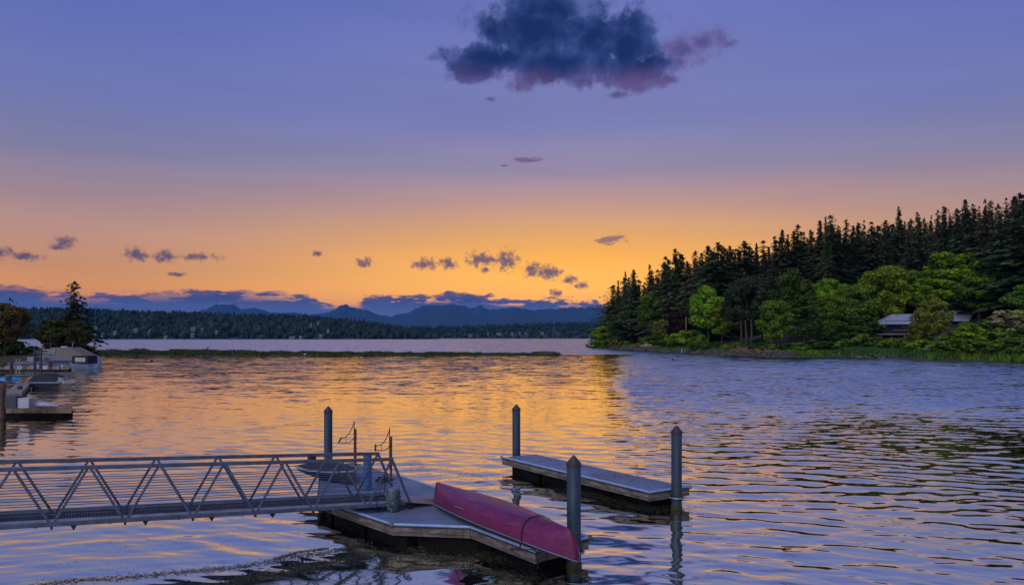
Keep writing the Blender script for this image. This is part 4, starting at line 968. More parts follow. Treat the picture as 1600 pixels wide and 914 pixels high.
# rocks
def rocks(region, n, lo, hi, m, name, label, seed, spread=.9, zoff=0):
    r = random.Random(seed); mb = MB(); p0, p1, d = region
    ico = bmesh.new(); bmesh.ops.create_icosphere(ico, subdivisions=1, radius=1); iv_ = [v.co.copy() for v in ico.verts]; if_ = [tuple(v.index for v in f.verts) for f in ico.faces]; ico.free()
    for k in range(n):
        px = r.uniform(p0, p1); X, Y = ray_ground(px, max(.01, d + r.uniform(-.2, .8))); X += r.gauss(0, spread * .4) - .4; Y += r.gauss(0, spread) - .6; s = r.uniform(lo, hi)
        q = Matrix.Rotation(r.uniform(0, 6), 3, 'Z'); z = max(gz(X, Y), -.1) + s * .1 + zoff
        mb.add([q @ Vector((v.x * s * r.uniform(.9, 1.5), v.y * s * r.uniform(.8, 1.2), v.z * s * r.uniform(.5, .9))) + Vector((X, Y, z)) for v in iv_], if_)
    o = mb.build(name, m); tag(o, label, 'rocks', None, 'stuff')
ROCK = mat('wet_rock', (.07, .065, .06), .85, var=.6, scale=1.2, bump=.03, bscale=3); ROCKP = mat('pale_pink_rock', (.30, .22, .21), .85, var=.4, scale=.8)
rocks((935, 1240, 0), 620, .25, .75, ROCK, 'bank_rocks', 'dark rocks lining the shore below the trees', 1)
rocks((1330, 1420, 0), 46, .2, .5, mat('dull_stone', (.12, .095, .09), .9, var=.5, scale=1), 'grey_boulders', 'flat grey stones under the grassy bank', 2, .6)
rocks((1006, 1020, 1.5), 26, .4, 1.0, ROCKP, 'pale_boulders', 'heap of pale pinkish boulders beside the orange bush', 3, .7, .5)
rocks((1140, 1215, 1.2), 60, .3, .8, mat('brown_rock', (.14, .09, .06), .9, var=.5, scale=1), 'brown_boulders', 'brown boulders below the broad cedar', 4, .8, .3)

# ------------------------------------------------------------------ house on the right bank
def house():
    Y0 = 176.0
    c = Vector(((1462 - 800) / FPX * Y0, Y0 + 4, 0)); g0 = 3.6
    root = empty('lakeside_house', (c.x, c.y, g0), math.radians(-12), 'dark house with blue-grey metal roofs half hidden by trees', 'house')
    wallm = mat('dark_cedar_wall', (.035, .03, .028), .8, var=.3, scale=2, stretch=(4, 4, .6)); rf = mat('metal_roof', (.40, .44, .58), .4, .3, var=.12, scale=1.5)
    gl_ = mat('dark_window_glass', (.02, .03, .04), .05, spec=1.0); trim = mat('grey_trim', (.22, .24, .25), .6)
    s = Y0 / FPX
    def lx(px): return (px - 1462) * s
    def hz_(py): return CH + (HY - py) * s - g0
    eave = hz_(505); ridge = hz_(489); dk = hz_(521.5)
    MB().box(((lx(1400) + lx(1470)) / 2, 2.6, eave / 2 + .4), (lx(1470) - lx(1400), 6, eave + .8 - .05)).build('wall', wallm, root)
    MB().box(((lx(1470) + lx(1535)) / 2, 3.6, eave / 2 + .5), (lx(1535) - lx(1470) - .02, 7, eave + 1.0)).build('wall', wallm, root)
    # left roof: hipped plane facing the water
    x0, x1 = lx(1388), lx(1470); xr = lx(1417)
    v = [(x0, -1.6, eave), (x1, -1.6, eave), (x1, 3.2, ridge), (xr, 3.2, ridge), (x0, 7, eave), (x1, 7, eave)]
    m_ = MB().add(v + [(a, b, c_ - .16) for a, b, c_ in v], [(0, 1, 2, 3), (3, 2, 5, 4), (0, 3, 4), (7, 6, 9, 8), (8, 9, 10, 11), (6, 0 + 0, 4, 10), (0, 6, 7, 1), (10, 4, 5, 11), (1, 7, 8, 2), (2, 8, 11, 5)])
    rfo = m_.build('roof', rf, root)
    for k in range(14):
        q = (k + .5) / 14; xb = x0 + (x1 - x0) * q; t_ = 1.0 if xb > xr else (xb - x0) / (xr - x0)
        MB().bar((xb, -1.6, eave + .03), (xb, -1.6 + 4.8 * t_, eave + (ridge - eave) * t_ + .03), .05, .05).build('seam', rf, rfo)
    MB().box(((x0 + x1) / 2, -1.64, eave - .13), (x1 - x0, .06, .16)).build('gutter', trim, root)
    # right roof: gable turned to the right, higher
    e2 = hz_(497); r2 = hz_(483); a0, a1 = lx(1478), lx(1538)
    v = [(a0, -1.2, e2 - .4), (a1 - 2.6, -1.2, e2 - .6), (a1 + .4, 3.6, r2 - .25), (a0, 3.6, r2), (a0, 8.4, e2), (a1, 8.4, e2)]
    rfo2 = MB().add(v + [(a, b, c_ - .16) for a, b, c_ in v], [(0, 1, 2, 3), (3, 2, 5, 4), (7, 6, 9, 8), (8, 9, 10, 11), (0, 6, 7, 1), (1, 7, 8, 2), (2, 8, 11, 5), (10, 4, 5, 11), (0, 3, 9, 6), (3, 4, 10, 9)]).build('roof', rf, root)
    for k in range(9):
        q = (k + .5) / 9; MB().bar((a0 + (a1 - 2.6 - a0) * q, -1.2, e2 - .4 - .2 * q + .03), (a0 + (a1 + .4 - a0) * q, 3.6, r2 - .25 * q + .03), .05, .05).build('seam', rf, rfo2)
    MB().box((lx(1505), 1.2, r2 - .5), (1.1, .9, .12), Matrix.Rotation(.5, 3, 'X')).build('skylight', mat('skylight_glass', (.2, .4, .55), .1), root)
    # windows, deck, posts, railing
    for k in range(6):
        xw = lx(1404) + k * 1.75
        fr_ = MB().box((xw, -.42, (dk + eave) / 2), (1.5, .08, (eave - dk) * .72)).build('window', gl_, root)
        MB().box((xw - .80, -.47, (dk + eave) / 2), (.09, .1, (eave - dk) * .78)).build('window_frame', wallm, fr_)
    for k in range(3): MB().box((lx(1482) + k * 2.4, .03, (dk + eave) / 2 + .1), (1.7, .1, 1.2)).build('window', gl_, root)
    MB().box(((lx(1381) + lx(1470)) / 2, -1.6, dk - .1), (lx(1470) - lx(1381), 2.4, .2)).build('deck', trim, root)
    MB().box(((lx(1400) + lx(1440)) / 2, -2.75, dk + .95), (lx(1420) - lx(1396), .06, .08)).build('deck_rail', trim, root)
    MB().bar((lx(1381), -2.78, dk + .7), (lx(1470), -2.78, dk + .7), .05, .06).build('deck_rail', wallm, root)
    for k in range(8):
        xp = lx(1382) + k * (lx(1468) - lx(1382)) / 7
        MB().bar((xp, -2.75, dk), (xp, -2.75, dk + 1.0), .06, .06).build('rail_post', wallm, root)
        if k % 2 == 0: MB().bar((xp, -2.5, -1.5), (xp, -2.5, dk - .2), .22, .22).build('deck_post', wallm, root)
    MB().box((lx(1425), 4, ridge + .2), (.7, .7, 1.2)).build('chimney', mat('brick_dark', (.10, .06, .05), .9), root)
house()
# bench frame on the right shore
X, Y = ray_ground(1456, 1.6); z = gz(X, Y)
pl = empty('shore_bench', (X, Y, z), 0, 'pale slatted wooden bench frame among shrubs before the house', 'bench'); pw = mat('pale_wood', (.28, .24, .14), .8)
for sx_ in (-1.05, 1.05): MB().box((sx_ * .55, 0, .55), (.11, .11, 1.1)).build('leg', pw, pl)
for k, zz in enumerate((1.05, 1.38, 1.72)): MB().box((0, -.08 - .02 * k, zz), (3.2 - .15 * k, .05, .13)).build('slat', pw, pl)
MB().box((0, .25, 1.02), (3.1, .6, .06)).build('seat', pw, pl)
# posts at the water
def white_post(px, py, hpx, name, label, cat, m, wpx=3):
    g = G(px, py); s = g.y / FPX; o = MB().box((0, 0, hpx * s / 2 - .25), (wpx * s, .25, hpx * s + .5)).build(name, m, None, bevel=.02); o.location = g; tag(o, label, cat)
WP = mat('white_paint', (.45, .47, .52), .6)
white_post(1313.5, 558, 6.5, 'white_marker', 'white square marker at the left end of the grassy bank', 'marker', WP, 4)
white_post(1065, 552, 7, 'mooring_post', 'pale left post of the pair standing at the rocks', 'post', mat('pale_post', (.3, .32, .26), .8), 1.6)
white_post(1070, 552, 6, 'mooring_post', 'pale right post of the pair standing at the rocks', 'post', mat('pale_post', (.3, .32, .26), .8), 1.4)
X, Y = ray_ground(1072, 6); o = MB().tube([(0, 0, 0), (0, 0, 9)], .11, 8).build('wooden_pole', mat('pale_post', (.3, .32, .26), .8)); o.location = (X, Y, gz(X, Y) - .3); tag(o, 'bare pale pole standing before the copper tree', 'pole')
# floating logs
LOGM = mat('floating_log', (.30, .30, .29), .8, var=.4)
for k, (pa, pb, py, wh) in enumerate(((1208, 1222, 555.5, 'leftmost of the floating logs'), (1226, 1252, 555, 'longest left'), (1254, 1282, 554, 'middle'), (1284, 1308, 556, 'right'))):
    a = G(pa, py + 2); b = G(pb, py + 1.6); o = MB().tube([a + Vector((0, -.5, .06)), (a + b) / 2 + Vector((0, -.6, .12)), b + Vector((0, -.4, .07))], [.16, .2, .12], 8).build('floating_log', LOGM)
    tag(o, f'pale log floating at the foot of the dark trees, {ordinal(k + 1)} from the left', 'log', 'floating logs by the bank')
# barge at the tip with teal tarp
gb = G(934, 541.5); s = gb.y / FPX
bg_ = empty('work_float', gb, 0, 'dark work float with rails moored off the tip of the point', 'float')
MB().box((0, 0, .7), (23 * s, 4, 2.0)).build('float_hull', mat('dark_hull', (.03, .025, .03), .8), bg_, bevel=.1)
for k in range(6): MB().box((-11 * s + k * 4.2 * s, -1.6, 2.4), (.25, .25, 1.6)).build('rail_post', RUST, bg_)
MB().box((-9.6 * s, 0, 3.2), (.9, .9, 3.2)).build('bollard', RUST, bg_); MB().box((0, -1.6, 2.9), (22 * s, .12, .15)).build('rail', mat('pale_post', (.3, .32, .26), .8), bg_)
for k in range(4): MB().box((-4 * s + k * 2.6 * s, .4, 2.2), (1.2, 1.0, 1.0 + .3 * (k % 2))).build('crate', mat('faded_crate', (.20, .15, .13), .8), bg_)
gt = G(952, 542.5); s = gt.y / FPX; tp = empty('teal_boat', gt, 0, 'small boat under a teal cover beside the dark float', 'boat')
hullv = MB().add([(-4 * s, -.8, .2), (4 * s, -.8, .2), (4.8 * s, 0, .9), (4 * s, .8, .2), (-4 * s, .8, .2), (-4.6 * s, -1, .9), (4 * s, -1, .95), (4 * s, 1, .95), (-4.6 * s, 1, .9)], [(0, 1, 6, 5), (1, 2, 6), (2, 3, 7), (3, 4, 8, 7), (4, 0, 5, 8), (0, 4, 3, 2, 1)]).build('hull', WP, tp)
MB().add([(-4.7 * s, -1.05, .95), (4.2 * s, -1.05, 1.0), (4.2 * s, 1.05, 1.0), (-4.7 * s, 1.05, .95), (-3.8 * s, 0, 2.0), (3.2 * s, 0, 1.9)], [(0, 1, 5, 4), (1, 2, 5), (2, 3, 4, 5), (3, 0, 4), (3, 2, 1, 0)]).build('cover', mat('teal_tarp', (.03, .25, .30), .6), tp)

# ------------------------------------------------------------------ grassy spit
def spit():
    xs = np.linspace(-175, 21, 260); rows_ = np.linspace(-1, 1, 18); vs = []
    for x in xs:
        t_ = (x + 175) / 196; yc = 176 + 10 * t_; hw = np.interp(x, [-175, -105, -60, 0, 14, 21], [13, 10.5, 8.5, 8, 4, .6]) * (1 + .12 * (vnoise(np.array([x]), np.array([0.0]), .12, 4)[0] - .5)); hh = np.interp(x, [-175, -100, -30, 8, 21], [1.3, .85, .46, .34, .03])
        for q in rows_: vs.append((x, yc + q * hw, hh * (1 - abs(q) ** 2.2) * 1.15 - .12))
    n = len(rows_); iv = np.arange(len(vs)).reshape(len(xs), n); f = np.stack([iv[:-1, :-1], iv[1:, :-1], iv[1:, 1:], iv[:-1, 1:]], -1).reshape(-1, 4)
    me_ = np_mesh('spit', np.array(vs), f, mat('spit_sand', (.10, .085, .065), .95, var=.4, scale=.3, col2=(.05, .035, .03))); o = bpy.data.objects.new('spit', me_); COL.objects.link(o); tag(o, kind='structure')
    r = np.random.default_rng(8); n = 34000; x = -150 + 162 * r.random(n) ** 1.25; t_ = (x + 175) / 196; yc = 176 + 10 * t_
    hw = np.interp(x, [-175, -105, -60, 0, 14, 21], [13, 10.5, 8.5, 8, 4, .6]); q = r.uniform(-.93, .9, n); hh = np.interp(x, [-175, -100, -30, 8, 21], [1.3, .85, .46, .34, .03])
    z = hh * (1 - np.abs(q) ** 2.2) * 1.15 - .12; h = r.uniform(.05, .26, n) * (1 + .9 * (vnoise(x, q * 5, .35, 6) > .62)) * np.interp(x, [-110, -60, 15], [1.8, 1.1, .7])
    a = r.uniform(0, PI, n); cc = np.stack([x, yc + q * hw, z + h * .5], -1); U = np.stack([r.normal(size=n) * .08, r.normal(size=n) * .08, h], -1); W = np.stack([np.cos(a) * .16, np.sin(a) * .16, np.zeros(n)], -1)
    v, f = quads_obj(cc, U, W); me_ = np_mesh('spit_grass', v, f, leaf('marsh_grass', (.075, .095, .028), .45)); o = bpy.data.objects.new('spit_grass', me_); COL.objects.link(o); tag(o, 'low green marsh grass covering the long spit', 'grass', None, 'stuff')
spit()
DW = mat('driftwood', (.035, .028, .026), .9)
lg = P(318, 549.5, 183); o = MB().tube([Vector((-1.8, 0, .15)), Vector((-.6, 0, .6)), Vector((0.5, 0, .75)), Vector((1.3, 0, 1.5))], [.3, .34, .22, .12], 8).build('driftwood_log', DW); o.location = (lg.x, lg.y, .45); tag(o, 'dark driftwood log rearing up on the spit', 'driftwood')
for k, (px, L_) in enumerate(((505, 4.5), (540, 3.2), (455, 1.2), (428, 1.4), (290, 1.4), (640, 1.2), (850, 6.0))):
    p = P(px, 550, 184); o = MB().tube([Vector((-L_ / 2, 0, .1)), Vector((0, .2, .22)), Vector((L_ / 2, -.1, .15))], [.16, .2, .13], 7).build('driftwood_log', DW); o.location = (p.x, p.y, .55)
    tag(o, 'dark driftwood lying along the crest of the spit, ' + ['long one near its middle', 'shorter one right of the long one', 'stump left of the middle', 'stump farther left of the middle', 'stump just left of the reared log', 'small piece right of the middle', 'long one near the right tip'][k], 'driftwood')
gp = G(476, 556.5); gu = empty('gull', gp + Vector((0, .3, .12)), 0, 'white gull standing at the near edge of the spit', 'gull')
MB().tube([(-.35, 0, .28), (-.15, 0, .32), (.1, 0, .35), (.26, 0, .36)], [.03, .12, .14, .05], 10).build('body', WP, gu); MB().tube([(.2, 0, .38), (.3, 0, .52), (.36, 0, .54)], [.08, .075, .03], 8).build('head', WP, gu); MB().tube([(-.45, 0, .29), (0, 0, .42)], [.02, .11], 6).build('wing', mat('gull_grey', (.3, .32, .35), .7), gu)
MB().tube([(0, .04, -.15), (0, .04, .25)], .015, 5).build('leg', RUST, gu)
fp = P(147.5, 549, 172); fl = empty('flagpole', (fp.x, fp.y, .9), 0, 'tall thin grey pole standing on the spit beside the tree', 'pole')
MB().tube([(0, 0, -1), (.05, 0, 5), (.35, 0, 10.6)], [.13, .1, .06], 8).build('pole', GALV, fl); MB().lathe((.36, 0, 10.6), [(.05, 0), (.16, .12), (.1, .3), (0, .36)], 8).build('finial', DW, fl)
MB().box((.12, 0, 4.4), (.9, .2, .25)).build('crossarm', WP, fl)
sk = G(145, 575); o = MB().tube([(0, 0, -.5), (.05, 0, 1.9)], .06, 6).build('stake', DW); o.location = sk; tag(o, 'thin stake in the water off the black-topped boat', 'stake')
for (px, py, lab) in ((237, 564.5, 'small dark float bobbing before the spit'), (1051, 562.5, 'small dark float bobbing before the right bank')):
    g = G(px, py); o = MB().lathe((0, 0, -.1), [(0, 0), (.2, .05), (.27, .18), (.2, .32), (.05, .40), (0, .42)], 12).build('float_buoy', DW); o.location = g; tag(o, lab, 'buoy')

# ------------------------------------------------------------------ left shore: trees, docks, boats
lb = [(-175, 60), (-110, 62), (-84, 76), (-76, 100), (-90, 118), (-92, 140), (-84, 158), (-100, 176), (-175, 190), (-400, 190), (-400, 60)]
# low land on the left behind the marina
LX, LY = np.meshgrid(np.arange(-330, -78, 3.0), np.arange(128, 210, 3.0)); dl = np.minimum(np.minimum(LX + 330, -.592 * LY - LX + 2 * np.sin(LY * .2)), np.minimum(LY - 131, 207 - LY)); LZ = np.interp(dl, [-10, 0, 2, 12, 60], [-1.5, -.4, .8, 1.6, 3])
iv = np.arange(LX.size).reshape(LX.shape); o = bpy.data.objects.new('left_bank', np_mesh('left_bank', np.stack([LX, LY, LZ], -1).reshape(-1, 3), np.stack([iv[:-1, :-1], iv[:-1, 1:], iv[1:, 1:], iv[1:, :-1]], -1).reshape(-1, 4), SOIL)); COL.objects.link(o); tag(o, kind='structure')
GOLD = leaf('autumn_olive_leaves', (.15, .11, .028)); LG['left'] = leaf('dull_green_leaves', (.075, .085, .02), .55)

def left_tree(px, top, wpx, Y, m, label, protos, pH, rad, z=1.2, name='broadleaf_tree'):
    X = (px - 800) / FPX * Y; H_ = CH + (HY - top) / FPX * Y - z; wid = wpx / FPX * Y / 2 / (rad * H_ / pH)
    return place_tree(protos, (X, Y, z - .2), H_, pH, label, name=name, wide=wid, m=m)
KN = (conifer_mesh(150, 16, 4.6, DK, .05, .72, 40, .62), trunk_mesh(16, .32, 0, 31, True))
KN2 = (conifer_mesh(151, 16, 5.0, DK, .02, .4, 20, .4), trunk_mesh(16, .32, 0, 33, True))
left_tree(116, 438, 84, 146, LG['cedar'], 'ragged conifer with sparse top beside the marina', KN, 16, 4.2, name='conifer')
left_tree(92, 492, 78, 142, LG['left'], 'dense round dark tree at the foot of the ragged conifer', BR[0], 12, 4.6)
left_tree(122, 500, 42, 140, LG['left'], 'dark bushy tree right of the ragged conifer trunk', BR[1], 12, 5.0)
left_tree(76, 505, 40, 140, GOLD, 'olive brown bush left of the ragged conifer', BR[2], 12, 4.2)
left_tree(8, 468, 76, 136, GOLD, 'olive brown tree cut by the left edge', BR[3], 12, 5.4)
left_tree(16, 463, 60, 138, GOLD, 'thin ragged pine top behind the left edge tree', KN2, 16, 4.6, name='conifer')
left_tree(-30, 470, 80, 134, LG['deep'], 'dark tree just beyond the left edge', BR[1], 12, 5.0)
for px, top, wpx, lab in ((30, 530, 50, 'low dark hedge shrub left of the cruiser'), (2, 535, 50, 'low dark hedge shrub at the left edge'), (150, 545, 30, 'low green shrub at the foot of the tall pole'), (132, 536, 40, 'low shrub right of the ragged conifer'), (176, 549, 26, 'low green shrub where the spit begins')):
    left_tree(px, top, wpx, 138 if px < 100 else 166, LG['deep'] if px < 100 else LG['mid'], lab, SHR[0], 3.0, 2.0, 1.0, 'shrub')
def boat_hull(L, B, Hh, m, root, z0=0.0, name='hull', sheer=.25, n=20):
    """hull along +x (bow), waterline at z0"""
    K = 8; v = []
    for i in range(n + 1):
        t_ = i / n; x = -L / 2 + L * t_; w_ = B / 2 * (1 - max(0, (t_ - .45) / .55) ** 2.2) + .01; hh = Hh * (1 + sheer * t_ ** 2)
        for k in range(K + 1):
            th = -1 + 2 * k / K; v.append((x - .17 * L * max(0, (t_ - .55) / .45) ** 2 * (1 - abs(th) ** 1.5), math.copysign(abs(th) ** .6, th) * w_ * (.80 + .2 * abs(th)), z0 - .35 * Hh + (hh + .35 * Hh) * abs(th) ** 1.7))
    f = [(i * (K + 1) + k, (i + 1) * (K + 1) + k, (i + 1) * (K + 1) + k + 1, i * (K + 1) + k + 1) for i in range(n) for k in range(K)] + [tuple(range(K, -1, -1))]
    o = MB().add(v, f, True).build(name, m, root)
    dv = []
    for i in range(n + 1):
        t_ = i / n; x = -L / 2 + L * t_; w_ = B / 2 * (1 - max(0, (t_ - .45) / .55) ** 2.2) + .01; hh = Hh * (1 + sheer * t_ ** 2); dv += [(x, -w_, z0 + hh - .03), (x, w_, z0 + hh - .03)]
    MB().add(dv, [(2 * i, 2 * i + 2, 2 * i + 3, 2 * i + 1) for i in range(n)]).build('deck', m, root); return o
TAN = mat('tan_canvas', (.17, .145, .12), .85, var=.15); NAVY = mat('navy_vinyl', (.015, .03, .12), .5); CANV = mat('black_canvas', (.015, .018, .022), .85); CLR = mat('clear_vinyl', (.42, .36, .33), .25)
# tan cruiser
gc = G(92, 576); s = gc.y / FPX
cr = empty('cabin_cruiser', (gc.x, gc.y + 2, 0), PI * .96, 'large white cabin cruiser under a tan canvas cover', 'boat')
boat_hull(9.0, 3.0, 1.45, mat('white_hull', (.25, .27, .33), .35), cr)
MB().box((.6, 0, 1.0), (5.4, 3.06, .32)).build('blue_band', NAVY, cr, bevel=.05)
cvv = [(-4.4, -1.45, 1.45), (-4.4, 1.45, 1.45), (3.0, 1.4, 1.55), (3.0, -1.4, 1.55), (-1.2, -1.2, 3.0), (-1.2, 1.2, 3.0), (1.7, 1.1, 2.95), (1.7, -1.1, 2.95)]
MB().add(cvv, [(0, 3, 7, 4), (1, 5, 6, 2), (0, 4, 5, 1), (4, 7, 6, 5), (3, 2, 6, 7)]).build('canvas_cover', TAN, cr, bevel=.06)
for sg in (-1, 1): MB().add([(.9, sg * 1.40, 2.0), (2.2, sg * 1.36, 2.0), (1.7, sg * 1.17, 2.75), (.9, sg * 1.19, 2.75)], [(0, 1, 2, 3)]).build('side_window', mat('window_vinyl', (.10, .16, .18), .2), cr)
MB().box((.4, 0, 3.06), (.9, .5, .14)).build('hatch', WP, cr); MB().tube([(-.7, 0, 3.0), (-1.0, .1, 3.7)], .05, 6).build('antenna', WP, cr)
for sg in (-1, 1): MB().tube([(1.5, sg * 1.4, 1.9), (3.2, sg * 1.2, 2.1), (4.3, sg * .3, 2.1)], .03, 6).build('bow_rail', GALV, cr)
# canopy boat
gc = G(119, 577.5); cb_ = empty('canopy_boat', (gc.x, gc.y + 1.2, 0), PI * .93, 'small white boat enclosed by a black canopy with clear windows', 'boat')
boat_hull(3.9, 1.9, .75, mat('pale_blue_hull', (.24, .30, .42), .35), cb_)
MB().box((-.55, 0, 1.82), (2.3, 1.72, .14)).build('canopy_roof', CANV, cb_, bevel=.05)
for sg in (-1, 1):
    for x in (-1.62, .5): MB().box((x, sg * .82, 1.3), (.42, .05, .95)).build('canopy_side', CANV, cb_)
    MB().box((-.56, sg * .80, 1.33), (1.7, .03, .62)).build('side_window', CLR, cb_)
    MB().box((-.56, sg * .83, .95), (2.2, .04, .22)).build('canopy_side', CANV, cb_)
MB().box((-1.75, 0, 1.3), (.05, 1.66, .95)).build('canopy_side', CANV, cb_); MB().box((.66, 0, 1.35), (.04, 1.5, .7)).build('windscreen', CLR, cb_)
# covered speedboat
gc = G(77, 607.5); sb = empty('covered_speedboat', (gc.x, gc.y + .9, 0), -.10, 'low speedboat under a dark cover with pale bow, beside the kayak float', 'boat')
boat_hull(3.7, 1.6, .62, mat('cream_hull', (.36, .30, .26), .35), sb)
for sg in (-1, 1):
    sk_ = []
    for i in range(13):
        t_ = i / 12 * .70; x = -1.88 + 3.7 * t_; w_ = .80 * (1 - max(0, (t_ - .45) / .55) ** 2.2) + .05; sk_ += [(x, sg * w_, .64), (x, sg * (w_ + .015), .40), (x, sg * (w_ - .06), .12 + .2 * max(0, t_ - .5))]
    MB().add(sk_, [(3 * i + k, 3 * i + 3 + k, 3 * i + 4 + k, 3 * i + 1 + k) for i in range(12) for k in range(2)]).build('cover_and_shade', mat('cover_shade_dark', (.02, .024, .04), .7), sb)  # cover overhang and the hull's shadow below it, both put into the dark colour
MB().add([(.5, -.72, .66), (.5, .72, .66), (1.15, .56, .72), (1.7, .2, .79), (1.86, 0, .81), (1.7, -.2, .79), (1.15, -.56, .72), (.5, -.70, .40), (1.2, -.54, .42), (1.72, -.17, .46), (1.87, 0, .48)], [(0, 6, 5, 4, 3, 2, 1), (0, 7, 8, 6), (6, 8, 9, 5), (5, 9, 10, 4)]).build('bow_deck', mat('cream_gelcoat', (.42, .34, .28), .4), sb); MB().tube([(-1.85, -.80, .5), (0.2, -.84, .5), (1.0, -.66, .52)], .09, 8).build('rub_band', mat('grey_blue_band', (.16, .18, .28), .5), sb)
vv = []
for i in range(9):
    for k in range(7):
        t_ = i / 8; q = -1 + 2 * k / 6; vv.append((-1.9 + 2.5 * t_, q * .82, .62 + (1 - q * q) * (.46 + .22 * math.sin(t_ * PI)) ** 1.0))
MB().add(vv, [(i * 7 + k, (i + 1) * 7 + k, (i + 1) * 7 + k + 1, i * 7 + k + 1) for i in range(8) for k in range(6)], True).build('cover', CANV, sb)
MB().add([(.55, -.6, .68), (.55, .6, .68), (1.1, .4, .75), (1.1, -.4, .75), (.6, -.45, 1.0), (.6, .45, 1.0)], [(0, 3, 4), (1, 5, 2), (3, 2, 5, 4), (0, 4, 5, 1)]).build('windscreen', mat('window_vinyl', (.10, .16, .18), .2), sb)
MB().tube([(1.15, -.5, .85), (1.6, -.2, .92), (1.75, 0, .93), (1.6, .2, .92), (1.15, .5, .85)], .03, 6).build('bow_rail', GALV, sb)
# pilothouse boat
gc = G(46, 577); pb = empty('pilothouse_boat', (gc.x, gc.y + 5, 0), .1, 'grey pilothouse boat with flat dark-edged roof left of the cruiser', 'boat')
boat_hull(6.5, 2.4, 1.1, mat('grey_hull', (.22, .23, .28), .5), pb)
MB().box((-.2, 0, 1.75), (1.9, 1.8, 1.4)).build('cabin', mat('grey_hull', (.22, .23, .28), .5), pb, bevel=.05); MB().box((-.2, 0, 2.5), (2.4, 2.1, .12)).build('cabin_roof', CANV, pb); MB().box((-.2, 0, 2.63), (2.0, 1.8, .1)).build('roof_rack', WP, pb)
for k in range(3): MB().box((-.85 + k * .65, -.915, 1.95), (.48, .03, .5)).build('cabin_window', mat('window_vinyl', (.10, .16, .18), .2), pb)
MB().tube([(-.2, 0, 2.6), (-.2, 0, 4.4)], .03, 6).build('mast', GALV, pb)
gc = G(12, 578); b4 = empty('open_boat', (gc.x, gc.y + 5, 0), .05, 'low white open boat with striped side, leftmost in the marina', 'boat'); boat_hull(5.6, 2.1, .9, mat('white_hull', (.25, .27, .33), .35), b4)
MB().tube([(-2.4, -1.02, .6), (0, -1.05, .6), (2.0, -.75, .7)], .05, 6).build('stripe', NAVY, b4); MB().box((.2, 0, 1.3), (.9, 1.4, .7)).build('console', mat('grey_hull', (.22, .23, .28), .5), b4, bevel=.05)
gc = G(75, 572); b5 = empty('inflatable_tender', (gc.x - 2, gc.y - 3.2, .0), .15, 'small grey inflatable tender alongside the tan cruiser', 'boat')
for sg in (-1, 1): MB().tube([(-1.4, sg * .55, .35), (.6, sg * .55, .35), (1.3, sg * .25, .42), (1.5, 0, .45)], .2, 10).build('tube', mat('grey_hull', (.22, .23, .28), .5), b5)
MB().box((-.2, 0, .25), (2.3, .8, .1)).build('floor_board', BLK, b5); MB().box((-1.45, 0, .6), (.25, .3, .6)).build('outboard_motor', BLK, b5, bevel=.05)
# far pier with planks
def pier(px0, px1, py, width, z, name, label, m=WOOD, plank=.9, Ydir=0.0, posts=True, fas=.28):
    a = G(px0, py, 0); b = G(px1, py, 0); a.z = b.z = 0; b.y += Ydir; root = empty(name, (a + b) / 2, 0, label, 'dock'); d = (b - a); L = d.length; d.normalize(); nrm = Vector((-d.y, d.x, 0)); h = L / 2
    n = max(2, int(L / plank)); st = L / n
    for k in range(n):
        p = d * (-h + st * (k + .5)); MB().bar(p + nrm * .04 + Vector((0, 0, z - .02)), p + nrm * width + Vector((0, 0, z - .02 - .002 * (k % 2))), st - .03, .04).build('plank', m, root)
    MB().bar(-d * h + Vector((0, 0, z - .02 - fas / 2)), d * h + Vector((0, 0, z - .02 - fas / 2)), .06, fas).build('fascia_board', mat('brown_fascia', (.28, .19, .12), .85, var=.45, scale=2, streak=.7) if name == 'timber_dock' else WOOD, root)
    MB().bar(-d * (h - .2) + nrm * width * .5 + Vector((0, 0, z - .2 - fas)), d * (h - .55) + nrm * width * .5 + Vector((0, 0, z - .2 - fas)), width * .8, .5).build('float_tub', TUBB, root)
    return root
pier(-90, 108, 579, 1.6, .42, 'marina_pier', 'long grey floating pier in front of the moored boats', plank=1.1)
pier(-80, 112, 652, 1.15, .62, 'timber_dock', 'reddish timber dock carrying the white box, lowest at the left edge', mat('warm_wood', (.34, .16, .09), .8, var=.4, scale=3, bump=.003, streak=.3), plank=.30, fas=.36)
# kayak float that runs away from the camera
a = [(-50.0, 58.0), (-42.2, 58.5), (-43.5, 74.0), (-50.0, 74.5)]
kf = empty('kayak_float', (-46, 62, 0), 0, 'weathered grey float with kayaks beside the covered speedboat', 'dock')
pa, pb2 = G(10, 613, .4), G(34, 613, .4); pc, pd = G(48, 598, .4), G(26, 598, .4)
for k in range(26):
    q0 = k / 26; q1 = (k + .94) / 26; A0 = pa.lerp(pd, q0); B0 = pb2.lerp(pc, q0); A1 = pa.lerp(pd, q1); B1 = pb2.lerp(pc, q1); o3 = kf.location
    v = [A0 - o3, B0 - o3, B1 - o3, A1 - o3]; MB().add([tuple(x) for x in v] + [(x.x, x.y, x.z - .05) for x in v], [(0, 1, 2, 3), (7, 6, 5, 4), (0, 4, 5, 1), (1, 5, 6, 2), (2, 6, 7, 3), (3, 7, 4, 0)]).build('plank', mat('pale_plank', (.26, .22, .19), .85, var=.3), kf)
MB().bar(pa - kf.location + Vector((0, .02, -.16)), pb2 - kf.location + Vector((0, .02, -.16)), .06, .22).build('fascia_board', WOOD, kf); MB().bar(pb2 - kf.location + Vector((.02, 0, -.16)), pc - kf.location + Vector((.02, 0, -.16)), .06, .22).build('fascia_board', WOOD, kf)
